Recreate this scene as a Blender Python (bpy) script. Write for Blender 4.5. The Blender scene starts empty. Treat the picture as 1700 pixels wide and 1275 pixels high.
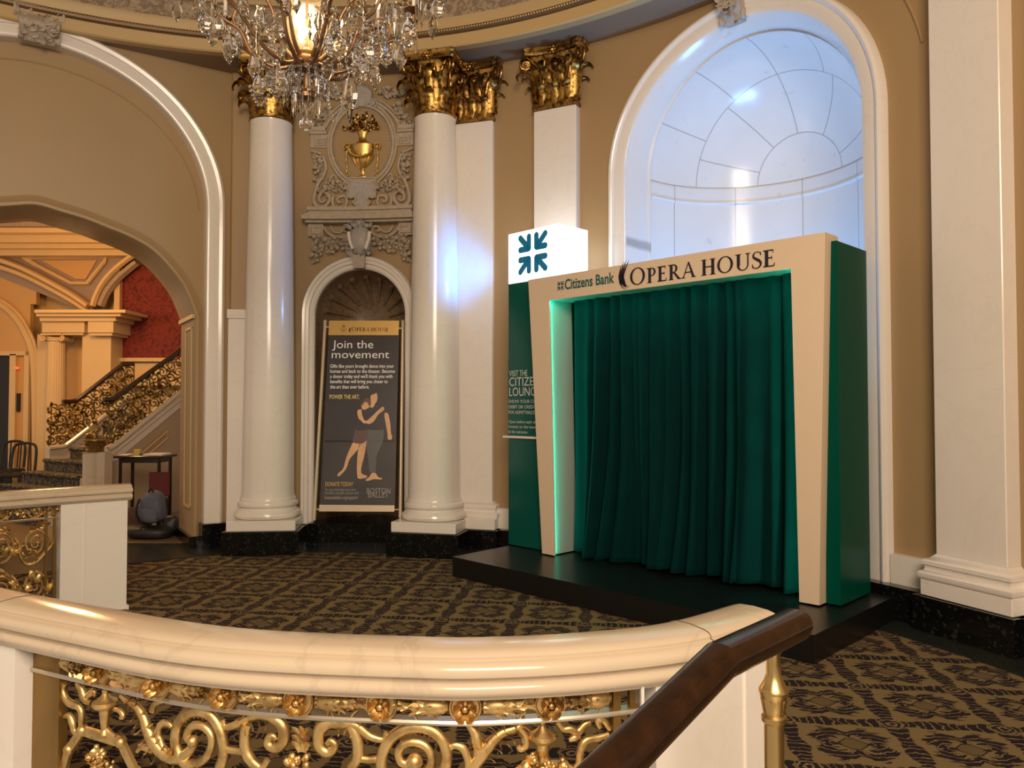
import bpy, bmesh, math, random
from mathutils import Vector, Matrix
random.seed(7)
sc = bpy.context.scene
COL = sc.collection
pi, sin, cos, sqrt, rad, atan2 = math.pi, math.sin, math.cos, math.sqrt, math.radians, math.atan2
V = Vector

# ---------------------------------------------------------------- camera
FPX, CAM_H = 1277.0, 1.6
PITCH = math.atan(34.5 / FPX)
cam_d = bpy.data.cameras.new('camera')
cam_d.sensor_width = 36.0
cam_d.lens = 36.0 * FPX / 1700.0
cam_d.clip_start = 0.05
cam = bpy.data.objects.new('camera', cam_d)
COL.objects.link(cam)
cam.location = (0, 0, CAM_H)
cam.rotation_euler = (pi / 2 + PITCH, 0, 0)
sc.camera = cam

# ---------------------------------------------------------------- world, exposure
sc.view_settings.view_transform = 'Standard'
sc.view_settings.look = 'None'
sc.view_settings.gamma = 1.0
sc.view_settings.exposure = 0.0
w = bpy.data.worlds.new('world')
sc.world = w
w.use_nodes = True
w.node_tree.nodes['Background'].inputs[0].default_value = (1.0, 0.82, 0.64, 1)
w.node_tree.nodes['Background'].inputs[1].default_value = 0.52
try:
    sc.cycles.max_bounces = 8
    sc.cycles.transmission_bounces = 8
    sc.cycles.glossy_bounces = 4
    sc.cycles.diffuse_bounces = 4
    sc.cycles.caustics_reflective = False
    sc.cycles.caustics_refractive = False
    sc.cycles.sample_clamp_indirect = 4.0
except Exception:
    pass

# ---------------------------------------------------------------- large lights
def look_rot(src, dst):
    return (V(dst) - V(src)).to_track_quat('-Z', 'Y').to_euler()
def area(name, loc, dst, size, power, col, sy=None):
    l = bpy.data.lights.new(name, 'AREA')
    l.energy, l.color, l.size = power, col, size
    if sy:
        l.shape, l.size_y = 'RECTANGLE', sy
    o = bpy.data.objects.new(name, l); COL.objects.link(o)
    o.location = loc; o.rotation_euler = look_rot(loc, dst)
    return o
def point(name, loc, power, col, r=0.1):
    l = bpy.data.lights.new(name, 'POINT')
    l.energy, l.color, l.shadow_soft_size = power, col, r
    o = bpy.data.objects.new(name, l); COL.objects.link(o); o.location = loc
    return o
def spot(name, loc, dst, power, col, ang=60, blend=.6, r=.05):
    l = bpy.data.lights.new(name, 'SPOT')
    l.energy, l.color, l.shadow_soft_size = power, col, r
    l.spot_size, l.spot_blend = rad(ang), blend
    o = bpy.data.objects.new(name, l); COL.objects.link(o)
    o.location = loc; o.rotation_euler = look_rot(loc, dst)
    return o
WARM = (1.0, 0.80, 0.59)
area('dome_cove_light', (-1.2, 2.6, 6.6), (-1.2, 2.8, 0), 4.0, 540, WARM)
area('front_fill_light', (0.4, -3.0, 5.0), (-.4, 8, 1.6), 3.0, 620, WARM)  # added front fill from behind the viewer, lifts columns and grille
point('hall_lamp', (-6.2, 10.6, 3.7), 170, (1.0, 0.54, 0.22), .25)
point('hall_ceiling_lamp', (-8.0, 10.6, 3.3), 100, (1.0, 0.54, 0.22), .3)
# cool floodlights standing on the niche floor behind the booth
spot('niche_flood', (2.05, 7.0, .6), (2.75, 7.7, 3.9), 270, (.19, .48, 1.0), 104, .7, .25)
spot('sign_flood', (-.02, 8.02, 3.0), (-.85, 8.45, 3.15), 58, (.06, .32, 1.0), 88, 1.0, .06)
spot('niche_flood_side', (2.55, 6.7, .6), (2.6, 7.6, 4.2), 180, (.19, .48, 1.0), 104, .7, .25)

# ---------------------------------------------------------------- photo calibration: pixel -> place
cP, sP = cos(PITCH), sin(PITCH)
def ray(px, py):
    u = (px - 850) / FPX; v = (637.5 - py) / FPX
    return V((u, cP - v * sP, sP + v * cP))
CAMP = V((0, 0, CAM_H))
def at_z(px, py, z):
    r = ray(px, py); return CAMP + r * ((z - CAM_H) / r.z)
def at_y(px, py, y):
    r = ray(px, py); return CAMP + r * (y / r.y)
RC = V((-2.15, 3.0, 0)); RW = 5.85            # centre and radius of the round foyer
def at_cyl(px, py, R=RW):
    r = ray(px, py)
    a = r.x ** 2 + r.y ** 2; b = -2 * (r.x * RC.x + r.y * RC.y); c = RC.x ** 2 + RC.y ** 2 - R * R
    return CAMP + r * ((-b + sqrt(b * b - 4 * a * c)) / (2 * a))
def at_plane(px, py, p0, n):
    r = ray(px, py); n = V(n)
    return CAMP + r * ((V(p0) - CAMP).dot(n) / r.dot(n))
def wp(phi, z, d=0.0):
    """point on the round wall: angle in degrees, height, d metres behind the wall face"""
    a = rad(phi); return V((RC.x + (RW + d) * sin(a), RC.y + (RW + d) * cos(a), z))

# ---------------------------------------------------------------- mesh builder
class MB:
    def __init__(s): s.v = []; s.f = []
    def add(s, vs, fs):
        o = len(s.v); s.v += [V(p) for p in vs]; s.f += [tuple(i + o for i in f) for f in fs]
        return s
    def box(s, c, size, M=None, bevel=0):
        hx, hy, hz = [k / 2 for k in size]
        b = min(bevel, hx * .9, hy * .9, hz * .9)
        vs = []
        if b <= 0:
            vs = [V((x * hx, y * hy, z * hz)) for z in (-1, 1) for y in (-1, 1) for x in (-1, 1)]
            fs = [(0, 2, 3, 1), (4, 5, 7, 6), (0, 1, 5, 4), (2, 6, 7, 3), (0, 4, 6, 2), (1, 3, 7, 5)]
        else:
            def ring(ix, iy, z): return [V((-ix + b, -iy, z)), V((ix - b, -iy, z)), V((ix, -iy + b, z)), V((ix, iy - b, z)), V((ix - b, iy, z)), V((-ix + b, iy, z)), V((-ix, iy - b, z)), V((-ix, -iy + b, z))]
            rs = [ring(hx - b, hy - b, -hz), ring(hx, hy, -hz + b), ring(hx, hy, hz - b), ring(hx - b, hy - b, hz)]
            vs = sum(rs, [])
            fs = [tuple(range(7, -1, -1)), tuple(range(24, 32))]
            for k in range(3):
                for i in range(8):
                    j = (i + 1) % 8
                    fs.append((k * 8 + i, k * 8 + j, k * 8 + 8 + j, k * 8 + 8 + i))
        M = M or Matrix.Identity(3)
        c = V(c)
        return s.add([c + M @ p for p in vs], fs)
    def obox(s, p, ax, ay, az, bevel=0):
        """box from corner p and three edge vectors"""
        p, ax, ay, az = V(p), V(ax), V(ay), V(az)
        M = Matrix((ax.normalized(), ay.normalized(), az.normalized())).transposed()
        return s.box(p + (ax + ay + az) / 2, (ax.length, ay.length, az.length), M, bevel)
    def lathe(s, prof, n=32, M=None, c=(0, 0, 0), a0=0, a1=2 * pi, sq=(1, 1)):
        full = abs(a1 - a0 - 2 * pi) < 1e-6
        m = n if full else n + 1
        c = V(c); M = M or Matrix.Identity(3)
        vs = []
        for (r, z) in prof:
            for i in range(m):
                a = a0 + (a1 - a0) * i / n
                vs.append(c + M @ V((r * cos(a) * sq[0], r * sin(a) * sq[1], z)))
        fs = []
        for k in range(len(prof) - 1):
            for i in range(n):
                j = (i + 1) % m
                fs.append((k * m + i, k * m + j, (k + 1) * m + j, (k + 1) * m + i))
        if full:
            if prof[0][0] > 1e-5: fs.append(tuple(range(m - 1, -1, -1)))
            if prof[-1][0] > 1e-5: fs.append(tuple((len(prof) - 1) * m + i for i in range(m)))
        return s.add(vs, fs)
    def ball(s, c, r, n=10, sq=(1, 1, 1), M=None):
        pr = [(r * sin(pi * k / (n // 2 + 1)), -r * cos(pi * k / (n // 2 + 1))) for k in range(n // 2 + 2)]
        t = MB().lathe(pr, n)
        c = V(c); M = M or Matrix.Identity(3)
        return s.add([c + M @ V((p.x * sq[0], p.y * sq[1], p.z * sq[2])) for p in t.v], t.f)
    def tube(s, pts, r, n=8, up=None, flat=1.0, caps=True, closed=False):
        pts = [V(p) for p in pts]
        L = len(pts)
        if L < 2: return s
        rs = r if isinstance(r, (list, tuple)) else [r] * L
        vs = []
        prev = None
        for i, p in enumerate(pts):
            if closed: t = pts[(i + 1) % L] - pts[i - 1]
            else: t = pts[min(i + 1, L - 1)] - pts[max(i - 1, 0)]
            if t.length < 1e-9: t = V((0, 0, 1))
            t.normalize()
            if up is not None:
                b = V(up(i)) if callable(up) else V(up)
            else:
                b = prev if prev is not None else (V((0, 0, 1)) if abs(t.z) < .9 else V((1, 0, 0)))
            b = b - t * b.dot(t)
            if b.length < 1e-6: b = t.orthogonal()
            b.normalize(); prev = b
            a = t.cross(b)
            for k in range(n):
                th = 2 * pi * (k + .5) / n
                vs.append(p + a * (rs[i] * cos(th)) + b * (rs[i] * flat * sin(th)))
        fs = []
        for i in range(L if closed else L - 1):
            j = (i + 1) % L
            for k in range(n):
                q = (k + 1) % n
                fs.append((i * n + k, i * n + q, j * n + q, j * n + k))
        if caps and not closed:
            fs.append(tuple(range(n - 1, -1, -1))); fs.append(tuple((L - 1) * n + k for k in range(n)))
        return s.add(vs, fs)
    def sweep(s, frames, prof, caps=True, closed_prof=True, closed=False):
        """frames: functions (a,b)->point ; prof: list of (a,b)"""
        n = len(prof); L = len(frames)
        vs = [f(a, b) for f in frames for (a, b) in prof]
        fs = []
        for i in range(L if closed else L - 1):
            j = (i + 1) % L
            for k in range(n if closed_prof else n - 1):
                q = (k + 1) % n
                fs.append((i * n + k, j * n + k, j * n + q, i * n + q))
        if caps and closed_prof and not closed:
            fs.append(tuple(range(n))); fs.append(tuple((L - 1) * n + k for k in range(n - 1, -1, -1)))
        return s.add(vs, fs)
    def grid(s, fn, nu, nv):
        vs = [fn(i / nu, j / nv) for i in range(nu + 1) for j in range(nv + 1)]
        fs = [(i * (nv + 1) + j, (i + 1) * (nv + 1) + j, (i + 1) * (nv + 1) + j + 1, i * (nv + 1) + j + 1) for i in range(nu) for j in range(nv)]
        return s.add(vs, fs)
    def prism(s, pts, d, ):
        """closed polygon pts (3D) extruded by vector d"""
        pts = [V(p) for p in pts]; d = V(d); n = len(pts)
        fs = [tuple(range(n - 1, -1, -1)), tuple(range(n, 2 * n))]
        fs += [(i, (i + 1) % n, n + (i + 1) % n, n + i) for i in range(n)]
        return s.add(pts + [p + d for p in pts], fs)
    def ringprism(s, outer, inner, d):
        o = [V(p) for p in outer]; i_ = [V(p) for p in inner]; d = V(d); n = len(o)
        vs = o + i_ + [p + d for p in o] + [p + d for p in i_]
        fs = []
        for k in range(n):
            q = (k + 1) % n
            fs += [(k, q, n + q, n + k), (2 * n + k, 3 * n + k, 3 * n + q, 2 * n + q), (k, 2 * n + k, 2 * n + q, q), (n + k, n + q, 3 * n + q, 3 * n + k)]
        return s.add(vs, fs)
    def leaf(s, base, up, out, W, H, curl=.75, n=8, lobes=3, start=.3):
        base, up, out = V(base), V(up).normalized(), V(out).normalized()
        side = up.cross(out)
        p = base.copy(); vs = []
        us = (-1, -.55, 0, .55, 1)
        for i in range(n + 1):
            v = i / n
            a = curl * pi * max(0, v - start) / (1 - start)
            dr = up * cos(a) + out * sin(a)
            nr = out * cos(a) - up * sin(a)
            if i: p = p + dr * (H / n)
            wd = W / 2 * (1 - .2 * v) * (.78 + .22 * abs(cos(v * lobes * pi)))
            if v > .75: wd *= sqrt(max(0.02, (1 - v) / .25))
            for u in us:
                dz = -.16 * W * u * u + (.06 * W if abs(u) > .9 or u == 0 else -.03 * W)
                vs.append(p + side * (u * wd) + nr * dz)
        m = len(us)
        fs = [(i * m + k, i * m + k + 1, (i + 1) * m + k + 1, (i + 1) * m + k) for i in range(n) for k in range(m - 1)]
        return s.add(vs, fs)
    def xf(s, M):
        s.v = [M @ p for p in s.v]; return s
    def build(s, name, mat, parent=None, kind=None, sharp=35, smooth=True, recenter=True):
        me = bpy.data.meshes.new(name)
        vs = s.v
        loc = V((0, 0, 0))
        if parent is None and recenter and kind is None:
            xs = [p.x for p in vs]; ys = [p.y for p in vs]; zs = [p.z for p in vs]
            loc = V(((min(xs) + max(xs)) / 2, (min(ys) + max(ys)) / 2, min(zs)))
            vs = [p - loc for p in vs]
        me.from_pydata([tuple(p) for p in vs], [], s.f)
        bm = bmesh.new(); bm.from_mesh(me)
        bmesh.ops.recalc_face_normals(bm, faces=bm.faces)
        bm.to_mesh(me); bm.free()
        if smooth:
            me.shade_smooth()
            me.set_sharp_from_angle(angle=rad(sharp))
        me.materials.append(mat)
        o = bpy.data.objects.new(name, me); COL.objects.link(o)
        o.location = loc
        if parent is not None:
            o.parent = parent
            if parent.parent is None:
                o.matrix_parent_inverse = Matrix.Translation(parent.location).inverted()
        if kind: o['kind'] = kind
        return o

def tag(o, label, cat, group=None, kind=None):
    o['label'] = label; o['category'] = cat
    if group: o['group'] = group
    if kind: o['kind'] = kind
    return o
def thing(name, loc, label, cat, group=None):
    o = bpy.data.objects.new(name, None); COL.objects.link(o)
    o.location = loc; o.empty_display_size = .1
    return tag(o, label, cat, group)
def dup(root, loc, rz=0.0, label=None):
    r = root.copy(); COL.objects.link(r); r.location = loc; r.rotation_euler = (0, 0, rz)
    if label: r['label'] = label
    def rec(src, dst):
        for ch in [c for c in bpy.data.objects if c.parent == src]:
            c = ch.copy(); COL.objects.link(c); c.parent = dst; c.matrix_parent_inverse = ch.matrix_parent_inverse
            rec(ch, c)
    rec(root, r)
    return r
def struct(mb, name, mat, parent=None, **k):
    o = mb.build(name, mat, parent, kind='structure', **k)
    return o
def smooth_path(pts, n=6, closed=False):
    """Catmull-Rom through points"""
    pts = [V(p) for p in pts]; out = []
    L = len(pts)
    rng = range(L) if closed else range(L - 1)
    for i in rng:
        if closed: p0, p1, p2, p3 = pts[i - 1], pts[i], pts[(i + 1) % L], pts[(i + 2) % L]
        else: p0, p1, p2, p3 = pts[max(i - 1, 0)], pts[i], pts[i + 1], pts[min(i + 2, L - 1)]
        for k in range(n):
            t = k / n
            out.append(.5 * ((2 * p1) + (p2 - p0) * t + (2 * p0 - 5 * p1 + 4 * p2 - p3) * t * t + (3 * p1 - p0 - 3 * p2 + p3) * t ** 3))
    if not closed: out.append(pts[-1])
    return out
def spiral(c, e1, e2, r0, r1, a0, turns, n=28):
    c, e1, e2 = V(c), V(e1), V(e2)
    out = []
    for i in range(n + 1):
        t = i / n; a = a0 + turns * 2 * pi * t; r = r0 + (r1 - r0) * t ** .85
        out.append(c + e1 * (r * cos(a)) + e2 * (r * sin(a)))
    return out

# ---------------------------------------------------------------- materials
class G:
    def __init__(s, name, rough=.5, metal=0.0, col=(.5, .5, .5), spec=None):
        s.m = bpy.data.materials.new(name); s.m.use_nodes = True
        s.nt = s.m.node_tree; s.b = s.nt.nodes['Principled BSDF']
        s.b.inputs['Roughness'].default_value = rough
        s.b.inputs['Metallic'].default_value = metal
        s.b.inputs['Base Color'].default_value = (*col, 1)
        if spec is not None: s.b.inputs['Specular IOR Level'].default_value = spec
        s._tc = None
    def node(s, t, **kw):
        n = s.nt.nodes.new(t)
        for k, v in kw.items(): setattr(n, k, v)
        return n
    def lk(s, a, b): s.nt.links.new(a, b)
    def put(s, v, sock):
        if hasattr(v, 'is_linked'): s.lk(v, sock)
        else: sock.default_value = v
    def m_(s, op, *a):
        n = s.node('ShaderNodeMath', operation=op)
        for i, x in enumerate(a): s.put(x, n.inputs[i])
        return n.outputs[0]
    def obj(s):
        if not s._tc: s._tc = s.node('ShaderNodeTexCoord')
        return s._tc.outputs['Object']
    def xyz(s, vec=None):
        n = s.node('ShaderNodeSeparateXYZ'); s.lk(vec or s.obj(), n.inputs[0]); return n.outputs
    def noise(s, scale, detail=4, rough=.55, dist=0, vec=None, out='Fac'):
        n = s.node('ShaderNodeTexNoise')
        n.inputs['Scale'].default_value = scale; n.inputs['Detail'].default_value = detail
        n.inputs['Roughness'].default_value = rough; n.inputs['Distortion'].default_value = dist
        s.lk(vec or s.obj(), n.inputs['Vector'])
        return n.outputs[out if out in n.outputs else 0]
    def ramp(s, fac, stops, interp='LINEAR'):
        n = s.node('ShaderNodeValToRGB'); n.color_ramp.interpolation = interp
        el = n.color_ramp.elements
        while len(el) < len(stops): el.new(.5)
        for e, (p, c) in zip(el, stops):
            e.position = p; e.color = (*c, 1) if len(c) == 3 else c
        s.lk(fac, n.inputs[0]); return n.outputs[0]
    def mix(s, f, a, b):
        n = s.node('ShaderNodeMix', data_type='RGBA')
        s.put(f, n.inputs[0])
        for v, k in ((a, 6), (b, 7)):
            if hasattr(v, 'is_linked'): s.lk(v, n.inputs[k])
            else: n.inputs[k].default_value = (*v, 1)
        return n.outputs[2]
    def step(s, x, e, wd=.01):
        """1 above e"""
        n = s.node('ShaderNodeMapRange'); n.interpolation_type = 'SMOOTHSTEP'
        s.put(x, n.inputs[0]); n.inputs[1].default_value = e - wd; n.inputs[2].default_value = e + wd
        return n.outputs[0]
    def below(s, x, e, wd=.01): return s.m_('SUBTRACT', 1.0, s.step(x, e, wd))
    def col(s, c): s.put(c, s.b.inputs['Base Color'])
    def rough(s, c): s.put(c, s.b.inputs['Roughness'])
    def bump(s, h, strength=.3, dist=.01):
        n = s.node('ShaderNodeBump'); n.inputs['Strength'].default_value = strength; n.inputs['Distance'].default_value = dist
        s.lk(h, n.inputs['Height']); s.lk(n.outputs[0], s.b.inputs['Normal'])

def marble(name, a, b, vein, rough=.22, sc_=2.2, veins=.5):
    g = G(name, rough)
    c = g.mix(g.noise(sc_, 5), a, b)
    v = g.m_('ABSOLUTE', g.m_('SUBTRACT', g.noise(sc_ * .9, 6, .6, 1.2), .5))
    k = g.m_('MULTIPLY', g.below(v, .012, .012), veins)
    sp = g.m_('MULTIPLY', g.step(g.noise(sc_ * 5, 3), .70, .05), .25)
    c = g.mix(g.m_('MAXIMUM', k, sp), c, vein)
    g.col(c)
    return g.m
def plain(name, col, rough=.5, metal=0, spec=None, var=.12, sc_=6):
    g = G(name, rough, metal, col, spec)
    f = g.noise(sc_, 4)
    g.col(g.mix(f, tuple(k * (1 - var) for k in col), tuple(min(1, k * (1 + var)) for k in col)))
    return g.m
def gold(name, col=(.72, .45, .14), rough=.32, dark=(.16, .08, .02), bump=.25, sc_=45):
    g = G(name, rough, 1.0, col)
    f = g.noise(sc_ * .3, 5)
    g.col(g.mix(g.step(f, .46, .12), dark, col))
    g.bump(g.noise(sc_, 3), bump, .004)
    return g.m
def emit(name, col, st):
    g = G(name, .4, 0, tuple(min(1, k * .8) for k in col))
    g.b.inputs['Emission Color'].default_value = (*col, 1)
    g.b.inputs['Emission Strength'].default_value = st
    return g.m

M = {}
M['marble'] = marble('white_marble', (.78, .72, .66), (.83, .78, .72), (.66, .60, .55), .16, 1.4, .15)
M['marble_warm'] = marble('cream_marble', (.54, .44, .32), (.60, .50, .38), (.42, .34, .25), .14, 1.6, .35)
M['stone'] = marble('carved_stone', (.42, .35, .28), (.56, .48, .40), (.25, .20, .16), .6, 8)
M['plaster'] = plain('ornament_plaster', (.45, .37, .28), .6, var=.3, sc_=20)
M['grey_plaster'] = marble('grey_marble_plaster', (.34, .31, .30), (.48, .44, .41), (.2, .18, .17), .4, 9)
M['gilt_bright'] = plain('bright_gilding', (.66, .43, .14), .40, 1.0, var=.3, sc_=14)
M['paint'] = plain('tan_wall_paint', (.375, .25, .125), .45, var=.05, sc_=1.5)
M['paint_light'] = plain('pale_tan_paint', (.55, .39, .19), .5, var=.05, sc_=1.5)
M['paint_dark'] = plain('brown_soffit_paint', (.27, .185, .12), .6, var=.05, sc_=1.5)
M['frieze'] = plain('frieze_relief_paint', (.38, .30, .22), .7, var=.4, sc_=30)
M['hall'] = plain('hall_cream_paint', (.66, .47, .23), .5, var=.05)
M['hall_orange'] = plain('hall_ochre_paint', (.60, .36, .13), .5, var=.05)
M['hall_grey'] = plain('hall_mauve_paint', (.33, .25, .20), .6, var=.05)
M['gold'] = gold('antique_gilding', (.52, .31, .09), .34, (.09, .045, .012), .6, 70)
M['brass'] = gold('gilt_ironwork', (.80, .57, .25), .42, (.48, .31, .12), .2, 60)
M['brass_hall'] = gold('dull_gilt_ironwork', (.40, .27, .10), .45, (.16, .10, .035), .3, 40)
M['bead'] = plain('brown_bead_paint', (.16, .10, .05), .45, .3)
M['stair_wall'] = plain('brown_stair_wall', (.34, .24, .14), .5, var=.08)
M['brass_dark'] = plain('bronze_frame', (.28, .17, .05), .4, .8, var=.2)
M['brass_smooth'] = plain('brushed_brass', (.60, .42, .17), .32, 1.0, var=.08, sc_=30)
M['steel'] = plain('pale_rail_metal', (.58, .50, .39), .28, .9, var=.05)
g = G('black_granite', .12)
v = g.node('ShaderNodeTexVoronoi'); v.inputs['Scale'].default_value = 26; g.lk(g.obj(), v.inputs['Vector'])
g.col(g.mix(g.m_('MULTIPLY', g.step(g.noise(34, 5), .62, .06), .55), (.004, .0045, .0045), (.045, .05, .045)))
M['granite'] = g.m
M['wood'] = None
g = G('dark_wood', .22)
mp = g.node('ShaderNodeMapping'); mp.inputs['Scale'].default_value = (9, 9, 9); g.lk(g.obj(), mp.inputs[0])
g.col(g.ramp(g.noise(3.0, 6, .6, .6, mp.outputs[0]), [(.3, (.010, .004, .002)), (.55, (.022, .008, .0035)), (.8, (.036, .013, .0055))]))
M['wood'] = g.m
M['black_panel'] = plain('black_laminate', (.006, .006, .006), .3, var=.1)
M['lining'] = plain('shaded_booth_lining', (.36, .38, .35), .45, var=.02)  # cream laminate coloured darker, the dim booth interior put into its colour
M['cream_laminate'] = plain('cream_laminate', (.73, .58, .42), .4, var=.02)
M['green_panel'] = plain('green_gloss_panel', (.0, .062, .042), .26, 0, .07, var=.03)
M['teal_panel'] = plain('teal_gloss_panel', (.0, .085, .068), .12, var=.03)
g = G('green_velvet', .9, 0, (.0, .045, .036))
g.b.inputs['Sheen Weight'].default_value = .1; g.b.inputs['Specular IOR Level'].default_value = .08
g.b.inputs['Sheen Tint'].default_value = (.0, .5, .36, 1)
g.col(g.mix(g.noise(5, 3), (.0, .011, .013), (.0, .023, .023)))
M['velvet'] = g.m
M['led'] = emit('green_led', (.0, .82, .54), 66)
M['lightbox'] = emit('white_lightbox', (.93, .97, 1.0), 2.2)
M['logo_teal'] = emit('backlit_teal', (.002, .085, .14), .9)
M['ink'] = plain('navy_lettering', (.012, .008, .022), .4)
M['teal_ink'] = plain('teal_lettering', (.01, .11, .10), .4)
M['sign_white'] = plain('white_lettering', (.62, .66, .62), .5)
g = G('crystal', .0, 0, (1, 1, 1)); g.b.inputs['Transmission Weight'].default_value = 1; g.b.inputs['IOR'].default_value = 1.5
M['crystal'] = g.m
g = G('globe_glass', .12, 0, (1, .93, .8)); g.b.inputs['Transmission Weight'].default_value = .9; g.b.inputs['IOR'].default_value = 1.25
g.b.inputs['Emission Color'].default_value = (1, .62, .25, 1); g.b.inputs['Emission Strength'].default_value = .12
M['globe'] = g.m
M['bulb'] = emit('lit_bulb', (1, .72, .36), 18)
M['candle'] = emit('candle_bulb', (1, .70, .36), 14)
M['bronze'] = plain('chandelier_bronze', (.30, .17, .09), .38, .9, var=.25, sc_=25)
M['black'] = plain('soft_black', (.012, .012, .013), .5)
M['grey_fabric'] = plain('blue_grey_fabric', (.10, .11, .15), .8, var=.3, sc_=15)
M['brown_fabric'] = plain('brown_bag_fabric', (.07, .03, .02), .8, var=.5, sc_=18)
M['red_paint'] = plain('dark_red_cloth', (.11, .012, .01), .7)
M['paper'] = plain('white_paper', (.72, .66, .58), .7)
M['yellow'] = plain('yellow_card', (.62, .42, .08), .6)
M['stair_carpet'] = None
g = G('red_damask', .75)
vn = g.m_('ABSOLUTE', g.m_('SUBTRACT', g.noise(5.5, 3, .6, 1.8), .5))
g.col(g.mix(g.step(vn, .07, .035), (.20, .022, .014), (.105, .007, .006)))
M['damask'] = g.m
g = G('stair_runner', .9)
f = g.noise(22, 3, .6, 1.5)
g.col(g.mix(g.step(f, .52, .03), (.022, .02, .018), (.17, .13, .07)))
M['stair_carpet'] = g.m
M['exit_red'] = emit('red_exit_lamp', (1, .12, .05), 1.5)
M['poster_dark'] = plain('poster_charcoal', (.046, .040, .046), .25, var=.35, sc_=2.5)
M['poster_floor'] = plain('poster_grey_floor', (.060, .050, .050), .25, var=.35, sc_=3)
M['poster_line'] = plain('poster_dark_line', (.008, .007, .009), .3)
M['skin'] = plain('printed_skin', (.70, .40, .21), .35, var=.25, sc_=9)
M['tights'] = plain('printed_grey_costume', (.095, .095, .095), .35, var=.2, sc_=9)
M['leotard'] = plain('printed_dark_leotard', (.028, .02, .028), .35)
M['skirt'] = plain('printed_mauve_skirt', (.11, .055, .055), .35, var=.3, sc_=9)
M['hair'] = plain('printed_hair', (.02, .01, .008), .4)
M['hair_red'] = plain('printed_auburn_hair', (.14, .05, .025), .4)
M['print_white'] = plain('printed_white', (.95, .95, .93), .4)
M['print_grey'] = plain('printed_grey', (.30, .28, .26), .4)
M['print_yellow'] = plain('printed_yellow', (.75, .60, .18), .4)
M['plaque'] = plain('brass_plaque', (.58, .38, .12), .35, .6, var=.1, sc_=4)
M['pole'] = plain('pale_brass_pole', (.62, .50, .36), .35, .4)
M['niche_brown'] = marble('brown_marble', (.20, .13, .075), (.30, .20, .12), (.07, .05, .035), .3, 5, .7)

# carpet: square lattice of foliage medallions
g = G('patterned_carpet', .95, spec=.1)
TH, PER = rad(7), .525
X, Y, Z = g.xyz()
nz = g.noise(26, 2, .5, 0, None, 'Color'); nx, ny, _ = g.xyz(nz)
x0 = g.m_('SUBTRACT', X, 1.61); y0 = g.m_('SUBTRACT', Y, 3.675)
u = g.m_('SUBTRACT', g.m_('MULTIPLY', x0, cos(TH)), g.m_('MULTIPLY', y0, sin(TH)))
v = g.m_('ADD', g.m_('MULTIPLY', x0, sin(TH)), g.m_('MULTIPLY', y0, cos(TH)))
def cell(t, n, amp):
    t = g.m_('ADD', g.m_('DIVIDE', t, PER), g.m_('MULTIPLY', g.m_('SUBTRACT', n, .5), amp))
    return g.m_('SUBTRACT', g.m_('FRACT', g.m_('ADD', t, 100.5)), .5)
fu, fv = cell(u, nx, .085), cell(v, ny, .085)
su, sv = cell(u, nx, 0.0), cell(v, ny, 0.0)
au, av = g.m_('ABSOLUTE', fu), g.m_('ABSOLUTE', fv)
r = g.m_('SQRT', g.m_('ADD', g.m_('MULTIPLY', fu, fu), g.m_('MULTIPLY', fv, fv)))
ang = g.m_('ARCTAN2', av, au)
# leaf sprays round the medallion
lob = g.m_('MULTIPLY', g.m_('COSINE', g.m_('MULTIPLY', ang, 8.0)), .035)
lob2 = g.m_('MULTIPLY', g.m_('SINE', g.m_('ADD', g.m_('MULTIPLY', ang, 20.0), g.m_('MULTIPLY', r, 55.0))), .03)
r4 = g.m_('POWER', g.m_('ADD', g.m_('POWER', au, 4.0), g.m_('POWER', av, 4.0)), .25)
rr = g.m_('ADD', g.m_('ADD', g.m_('ADD', g.m_('MULTIPLY', r, .45), g.m_('MULTIPLY', r4, .55)), lob), lob2)
rr = g.m_('ADD', rr, g.m_('MULTIPLY', g.m_('COSINE', g.m_('MULTIPLY', ang, 4.0)), .03))
leafy = g.m_('MULTIPLY', g.step(rr, .155, .012), g.below(rr, .330, .012))
veins = g.m_('SINE', g.m_('ADD', g.m_('MULTIPLY', ang, 12.0), g.m_('MULTIPLY', r, 70.0)))
leafy = g.m_('MULTIPLY', leafy, g.below(veins, .84, .10))
# medallion hatch
asu, asv = g.m_('ABSOLUTE', su), g.m_('ABSOLUTE', sv)
hexd = g.m_('MAXIMUM', g.m_('ADD', g.m_('MULTIPLY', asu, .8), g.m_('MULTIPLY', asv, .75)), asv)
hexin = g.below(hexd, .105, .006)
hexring = g.m_('MULTIPLY', g.step(hexd, .105, .006), g.below(hexd, .122, .006))
hatch = g.m_('MULTIPLY', g.m_('SINE', g.m_('MULTIPLY', su, 230.0)), g.m_('SINE', g.m_('MULTIPLY', sv, 230.0)))
hatch = g.m_('MULTIPLY', hexin, g.step(hatch, .05, .2))
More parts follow.
